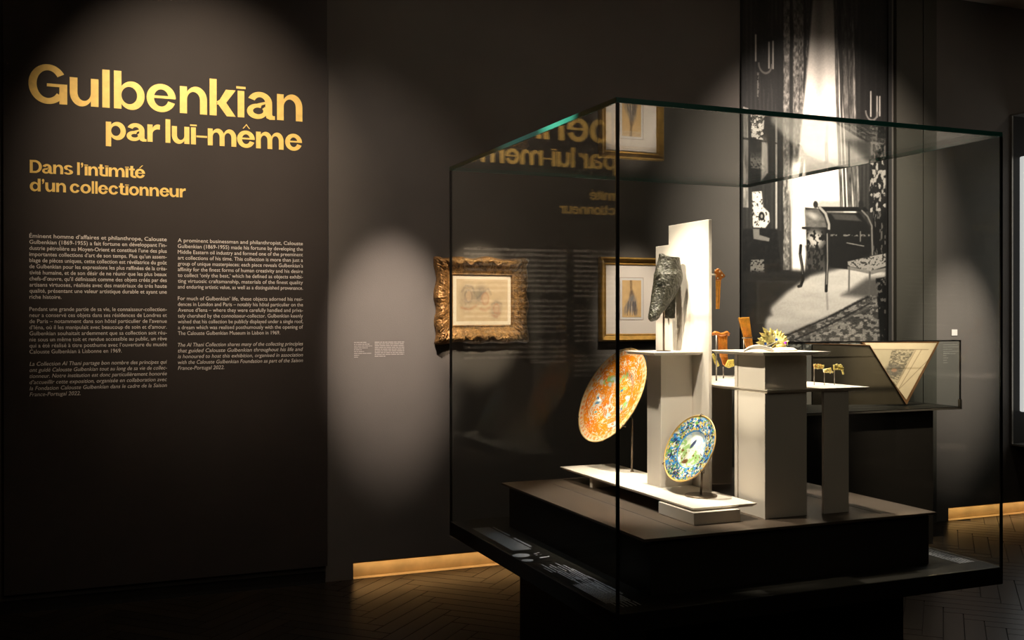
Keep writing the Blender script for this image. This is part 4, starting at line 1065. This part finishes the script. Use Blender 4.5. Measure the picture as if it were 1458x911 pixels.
# tiara
Yt = 3.13
ti = thing('jewelled_tiara', 'golden jewelled tiara with a fan of pointed leaves on the upper ivory shelf', 'tiara', at(1104, 499, Y=Yt))
cen = (520, 560)
tips = [(180, 540), (205, 470), (240, 380), (290, 290), (345, 330), (412, 293), (470, 335), (535, 313), (600, 342), (645, 380), (692, 432), (728, 515)]
def arc3(q, dd=0):   # curve the fan forward at its sides
    x, y = CT([q])[0]; s_ = (q[0]-455)/275.; return at(x, y, Y=Yt+.055*s_*s_*-1+dd)
for k, tp in enumerate(tips):
    tv = np.array(tp, float); c_ = np.array(cen, float); d_ = tv-c_; L = np.hypot(*d_); d_ /= L; nrm_ = np.array([-d_[1], d_[0]])
    w_ = 33
    base_ = tv-d_*150; mid = tv-d_*78
    pl = [tv, mid+nrm_*w_, base_+nrm_*12, base_-nrm_*12, mid-nrm_*w_]
    mb = MB(); fr_ = [arc3(tuple(q)) for q in pl]; bk = [arc3(tuple(q), .004) for q in pl]; cm = arc3(tuple(mid), -.008)
    vs = fr_+bk+[cm]; n_ = 5
    mb.add(vs, [(i, (i+1) % 5, 10) for i in range(5)]+[(9, 8, 7, 6, 5)]+[(i, i+5, (i+1) % 5+5, (i+1) % 5) for i in range(5)])
    mb.build('leaf', m_jgold, ti)
mb = MB()   # dome body
g_n = 18
ring = []
for k in range(g_n+1):
    a = radians(188-196*k/g_n); ring.append((470+238*cos(a), 560-212*sin(a)))
vs = [arc3(q) for q in ring]+[arc3((470+.0+(q[0]-470)*.30, 560+(q[1]-560)*.10), -.014) for q in ring]+[arc3(q, .006) for q in ring]
n_ = g_n+1
fs = [(i, i+1, i+1+n_, i+n_) for i in range(g_n)]+[(i, i+2*n_, i+1+2*n_, i+1) for i in range(g_n)]
mb.add(vs, fs); mb.build('crest', m_jgold, ti, smooth=True)
mb = MB()
rs = random.Random(5)
for k in range(90):
    a = radians(rs.uniform(10, 178)); r_ = rs.uniform(.35, 1.0); q = (470+210*r_*cos(a), 548-165*r_*sin(a)); mb.ball(arc3(q, -.012+.010*r_), .0022, seg=6, ring=4)
mb.build('granulation', m_pearl, ti, smooth=True)['kind'] = 'stuff'
for q, m_ in (((520, 495), m_blue), ((340, 560), m_blue), ((665, 550), m_purple)):
    mb = MB(); mb.ball(arc3(q, -.018), .0055, seg=10, ring=8); mb.build('gem', m_, ti, smooth=True)
mb = MB(); mb.tube([arc3(q, -.01) for q in ((450, 640), (480, 600), (520, 560), (560, 545))], .005, 8)
mb.ball(at(*CT([(590, 610)])[0], Y=Yt-.02), .014, (1.6, 1, .9)); mb.ball(at(*CT([(660, 640)])[0], Y=Yt-.015), .010, (1.6, 1, .7)); mb.build('clasp', m_jgold, ti, smooth=True)
mb = MB(); mb.tube([arc3(q, -.012) for q in ((210, 590), (320, 602), (420, 572), (515, 535))], .0028, 6); mb.build('wire', m_pearl, ti, smooth=True)
# white crescent cushion
Yq = 3.06
cr = MB(); pts = [at(*q, Y=Yq) for q in CT([(-5, 678), (60, 640), (140, 618), (230, 612), (320, 625), (400, 650), (470, 680)])]
cr.tube(pts, [.003, .006, .008, .009, .008, .007, .004], 10)
p0 = at(*CT([(230, 700)])[0], Y=Yq); 
o = cr.build('crescent_support', m_acryl, smooth=True); tag(o, 'small white curved support lying in front of the golden tiara', 'support')
mb = MB(); mb.lathe([(.001, .0004), (.058, .0004), (.058, .004), (.045, .012), (.001, .016)], (at(1112, 499, Y=3.12).x, 3.12, Z3), (0, 0, 1), 40)
tag(smooth_by_angle(mb.build('tiara_cushion', m_acryl)), 'low round white cushion under the golden tiara', 'cushion')
# three little gold ornaments on rods
for q, base, m_, lab, ex in (([(196, 345), (270, 338), (292, 362), (288, 380), (212, 378)], 1160.4, m_horn, 'amber gold ornament on a thin rod, left of the three on the lower shelf', None),
                     ([(296, 386), (368, 378), (388, 428), (300, 420)], 1175, m_pearl, 'pale pearl ornament on a thin rod, between the two golden ones', None),
                     ([(396, 344), (470, 340), (488, 392), (400, 398)], 1189.3, m_enamel, 'yellow gold ornament on a thin rod, nearest the right end of the lower shelf', 1)):
    kb = at(base, 548.3, Z=Z2); Yo = kb.y
    t = thing('gold_ornament', lab, 'ornament', (kb.x, kb.y, Z2), 'small ornaments on rods')
    mb = MB(); P_ = pp(C7(q), Yo); rounded(MB().prism(P_, Yo-.004, Yo+.004).build('plaque', m_, t), .0015)
    xs = [p[0] for p in P_]; zs = [p[1] for p in P_]; rr = random.Random(base)
    for k in range(34): mb.ball((rr.uniform(min(xs), max(xs)), Yo-.005, rr.uniform(min(zs), max(zs))), rr.uniform(.002, .004), seg=6, ring=4)
    mb.build('beading', m_jgold, t, smooth=True)['kind'] = 'stuff'
    MB().tube([(kb.x, kb.y+.005, Z2+.0004), (kb.x, kb.y+.005, (min(zs)+max(zs))/2)], .0016, 6).build('rod', m_steel, t, smooth=True)
    if ex: mb = MB(); [mb.ball(at(*C7([p])[0], Y=Yo), .0045, seg=8, ring=6) for p in ((484, 402), (490, 418), (494, 432))]; mb.build('pendant', m_jgold, t, smooth=True)

# ------------------------------------------------------------------ wall vitrine with the folio
vx0, vx1, vy0, vy1 = 3.87, 5.103, 4.95, 5.455
zv0, zv1, zv2 = .850, .886, 1.275
vit = thing('wall_vitrine', 'low glass vitrine on a black block against the wall below the mural', 'showcase', ((vx0+vx1)/2, (vy0+vy1)/2, 0))
MB().box(3.93, 4.893, 4.97, 5.45, .0, zv0-.012).build('pedestal', m_dark, vit)
MB().box(vx0, vx1, vy0, vy1, zv0-.0115, zv0+.004).build('tray', m_base, vit)
lip = MB(); lip.box(vx0, vx1, vy0-.004, vy0-.0003, zv0-.0115, zv0-.001); lip.box(vx1-.012, vx1+.003, vy0-.004, vy0+.014, zv0-.0115, zv1+.014); lip.build('metal_lip', m_steel, vit)
g_ = .008
def vp(name, x0, x1, y0, y1, z0, z1, ax):
    o = MB().box(x0, x1, y0, y1, z0, z1).build(name, [m_glass, m_seal], vit)
    for p in o.data.polygons:
        if abs(p.normal[ax]) < .5: p.material_index = 1
vp('front_pane', vx0+g_, vx1-g_, vy0, vy0+g_, zv0+.0045, zv2-g_, 1); vp('side_pane', vx0, vx0+g_-.0003, vy0, vy1, zv0+.0045, zv2-g_, 0)
vp('side_pane', vx1-g_+.0003, vx1, vy0, vy1, zv0+.0045, zv2-g_, 0); vp('lid_pane', vx0, vx1, vy0, vy1, zv2-g_+.0003, zv2, 2)
# folio: dark cover board and a big cream print
fo = thing('print_folio', 'open folio with a dark cover and a cream engraved sheet pointing down to a corner', 'book', at(1290, 575, Y=5.06))
Yf = 5.03
rounded(MB().prism(pp([(1157, 490.5), (1238, 491.5), (1290, 575.5), (1157, 576.5)], Yf), Yf, Yf+.012).build('cover_board', m_olive, fo), .001)
mb = MB()
for a, b_ in (((1146, 489), (1238, 491.5)), ((1238, 491.5), (1290, 575.5))):
    mb.tube([at(*a, Y=Yf-.002), at(*b_, Y=Yf-.002)], .0035, 6)
mb.build('cover_edge', m_brown, fo)
Yg = 5.10
o = MB().prism(pp([(1226, 485.5), (1338, 486), (1291, 576)], Yg), Yg, Yg+.022).build('page_block', m_brown, fo)
def draw3(u, v):   # triangle: u across, v up
    x = u*100; y = (1-v)*86
    g = np.ones(u.shape+(3,))*np.array([.70, .55, .38]); g = g*(1+.12*(fbm(x/8, y/8, 5)-.5))[..., None]
    X = 1226+u*112; Yp = 575-v*88
    m_ = polymask(X, Yp, [(1240, 497), (1303, 497.5), (1274, 552)], .8); g = over3(g, m_*.55, (.36, .30, .21))
    m_ = polymask(X, Yp, [(1270, 498), (1302, 498), (1274, 550), (1262, 530)], .8); t_ = fbm(X/3, Yp/1.4, 6, 3)
    g = over3(g, m_*.8*sst(.40, .55, t_), (.11, .09, .07))
    m_ = ellm(X, Yp, 1273, 527, 13, 9, .3); g = over3(g, m_*.75, (.15, .13, .11)); g = over3(g, ellm(X, Yp, 1273, 527, 4, 2.6, .3), (.38, .22, .15))
    for pts in ([(1240, 497), (1322, 497.5)], [(1312, 498), (1280, 553)], [(1322, 512), (1278, 556)], [(1304, 498), (1275, 551)]):
        g = over3(g, linemask(X, Yp, pts, .45, .45)*.75, (.20, .12, .07))
    return g
n_u = 90
def tri_sheet():
    u, v = np.meshgrid(np.linspace(0, 1, n_u), np.linspace(0, 1, 80)); P0 = (1231, 488.0); P1 = (1334, 488.3); P2 = (1290.5, 569)
    xs = P2[0]+(P0[0]-P2[0]+(P1[0]-P0[0])*u)*v; ys = P2[1]+(P0[1]-P2[1]+(P1[1]-P0[1])*u)*v
    U = (xs-1226)/112; V = (575-ys)/88; col = draw3(U, V).reshape(-1, 3); mb = MB()
    mb.v = [tuple(at(a, b_, Y=Yg-.0015)) for a, b_ in zip(xs.ravel(), ys.ravel())]
    ii = (np.arange(79)[:, None]*n_u+np.arange(n_u-1)[None]).ravel(); mb.f = [(int(i), int(i+1), int(i+1+n_u), int(i+n_u)) for i in ii]; mb.m = [0]*len(mb.f)
    return mb.build('printed_sheet', m_paint, fo, colors=col, fix=False)
tri_sheet()
# small white label on the wall
l0, l1 = at(1355, 469, Y=YW-.003), at(1363, 477.5, Y=YW-.003)
tag(bx('wall_label', l0.x, l1.x, YW-.004, YW-.0005, l1.z, l0.z, m_label), 'small square white label on the wall above the vitrine end', 'label')
mb = MB()
for k, fr in enumerate((.9, 1, .6, 1, .8)):
    z = at(1330, 491+k*3.2, Y=YW-.001).z; bars(mb, at(1343, 490, Y=YW-.001).x, at(1365, 490, Y=YW-.001).x, z, .005, YW-.001, fr)
for k, fr in enumerate((.9, .5, .7, .5, .6)):
    z = at(1330, 503+k*3.4, Y=YW-.001).z; bars(mb, at(1343, 490, Y=YW-.001).x, at(1353, 490, Y=YW-.001).x, z, .005, YW-.001, fr)
tag(mb.build('wall_caption', mat('faint_caption_print', (.20, .18, .16), .7), fix=False), 'faint caption print on the lit wall right of the folio', 'caption')

# ------------------------------------------------------------------ wall case at the right edge
nx, nzb, nzt = 6.121, .500, 2.874; ny0 = 4.75
ni = thing('wall_case', 'tall wall-mounted glass case with a softly lit white interior at the right edge', 'showcase', (nx+.6, 5.2, nzb))
mb = MB(); mb.box(nx, 7.3, ny0, YW-.001, nzb, nzb+.012); mb.box(nx, 7.3, ny0, YW-.001, nzt-.012, nzt); mb.box(nx, nx+.012, YW-.018, YW-.001, nzb+.0125, nzt-.0125); mb.build('frame', m_steel, ni)
MB().box(nx+.0125, 7.3, YW-.012, YW-.002, nzb+.0125, nzt-.0125).build('back_board', m_dark, ni)
MB().box(nx+.075, 7.2, ny0+.08, YW-.0135, nzb+.24, nzt-.30, bev=.01).build('glow_panel', m_glowpanel, ni)
o = MB().box(nx+.001, nx+.009, ny0+.002, YW-.0185, nzb+.0125, nzt-.0125).build('side_pane', m_glass, ni)
o = MB().box(nx+.0095, 7.29, ny0+.002, ny0+.010, nzb+.0125, nzt-.0125).build('front_pane', m_glass, ni)
